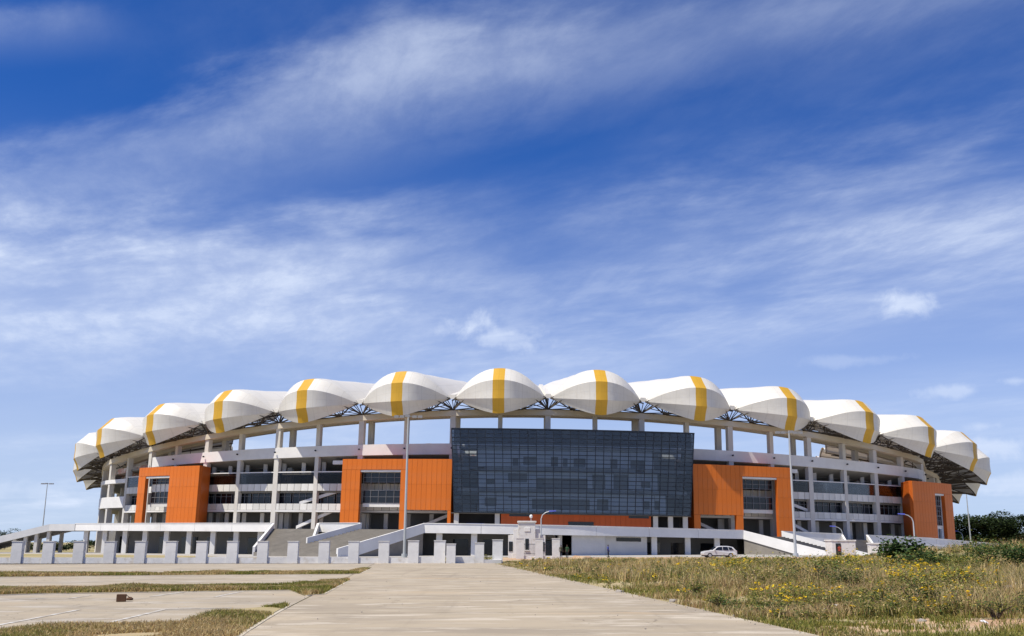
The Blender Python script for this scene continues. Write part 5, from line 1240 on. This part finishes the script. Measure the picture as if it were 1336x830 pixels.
for px, py, s, lb in ((1092, 796, 0.16, 'white scrap of litter on the bare earth'), (1081, 800, 0.12, 'pinkish scrap of litter left of the white scrap'), (1284, 818, 0.09, 'small white scrap of litter near the lower right corner')):
    p = ground_pt(px, py); z = float(FZ(p.x, p.y)); mb = MB(); q = [(-s, -s * .5), (s * .9, -s * .6), (s, s * .4), (-.2 * s, s * .7), (-s * .8, s * .3)]
    mb.add([(x, y, 0.02 + random.uniform(0, .09)) for x, y in q] + [(0, 0, .12)], [(i, (i + 1) % 5, 5) for i in range(5)]); o = mb.build('litter', M['litter']); o.location = (p.x, p.y, z + 0.02); tag(o, lb, 'litter')
    sm = o.modifiers.new('solid', 'SOLIDIFY'); sm.thickness = 0.008

nst = 900; tt = rng.uniform(-6, 78, nst) ; sd = np.where(rng.uniform(0, 1, nst) < 0.6, RW + rng.normal(size=nst) * 0.28 - 0.1, rng.uniform(-14, RW, nst)); V = []; F = []
oct_v = np.array([(1, 0, 0), (-1, 0, 0), (0, 1, 0), (0, -1, 0), (0, 0, 1), (0, 0, -1)], float); oct_f = [(0, 2, 4), (2, 1, 4), (1, 3, 4), (3, 0, 4), (2, 0, 5), (1, 2, 5), (3, 1, 5), (0, 3, 5)]
for i in range(nst):
    q = RL + RN * float(sd[i]) + RD * float(tt[i]); r = 0.006 + 0.022 * random.random() ** 4
    V.append(oct_v * r * rng.uniform(.6, 1.3, (6, 3)) + np.array([q.x, q.y, gplane(q.x) + 0.012 + r * .4])); F.append(np.array(oct_f) + 6 * i)
o = link('loose_grit', tri_mesh('loose_grit', np.concatenate(V), np.concatenate(F), np.zeros((nst * 8, 3))), M['stone']); tag(o, 'loose grit scattered along the concrete road edges', 'gravel', kind='stuff')

# ------------------------------------------------------------------ far trees
def tree(x, y, h, w, label, cols, n=2600, name='broadleaf_tree', leaf=0.9):
    g = gplane(x); e = empty(name, (x, y, g)); tag(e, label, 'tree', 'trees beyond the stadium')
    mb = MB(); mb.tube([(0, 0, -.5), (.1, 0, h * .25), (0, .1, h * .45)], [h * .035, h * .025, h * .015], 7)
    lobes = []
    for k in range(14):
        a = rng.uniform(0, 6.28); r = rng.uniform(.1, .45) * w; z = h * rng.uniform(.14, .86); lobes.append((math.cos(a) * r, math.sin(a) * r, z)); mb.tube([(0, 0, h * .3), (lobes[-1][0] * .6, lobes[-1][1] * .6, z * .8), lobes[-1]], [h * .014, h * .009, h * .004], 5)
    mb.build('trunk', M['bark'], e); c = []
    for q in lobes:
        d = rng.normal(size=(n // 9, 3)); d /= np.linalg.norm(d, axis=1)[:, None]; r = rng.uniform(.55, 1.05, (len(d), 1)); c.append(np.array(q) + d * r * np.array([w * .26, w * .26, h * .17]) * rng.uniform(.8, 1.15))
    c = np.concatenate(c); vg = Veg(); vg.add(leafcards(c, leaf * rng.uniform(.6, 1.3, len(c)), shade(cols, len(c), .3), aspect=.7)); vg.build('crown', e)
TD = [(0.028, 0.045, 0.016), (0.036, 0.058, 0.02), (0.022, 0.036, 0.014), (0.045, 0.068, 0.022)]
for i, (px, tpy, Y, w, lb) in enumerate(((1249, 674, 350, 13, 'dark tree closest to the right end of the stadium'), (1272, 669, 345, 13, 'dark tree just right of the distant mast'), (1292, 667, 340, 13, 'tall dark tree, third from the stadium'),
                                         (1312, 672, 350, 12, 'dark tree, second from the right edge'), (1332, 666, 335, 14, 'dark tree cut by the right edge of the picture'),
                                         (4, 690, 400, 9, 'distant dark tree at the left edge of the picture'), (88, 706, 300, 9, 'low dark tree under the left ramp'), (118, 705, 310, 9, 'low dark tree beside the left end of the podium'), (58, 708, 305, 8, 'low dark tree farthest under the left ramp'))):
    p = at_dist(px, tpy, Y); tree(p.x, Y, p.z - gplane(p.x), w * 1.25, lb, TD, 3600 if i < 5 else 1200, leaf=0.9 if i < 5 else .6)
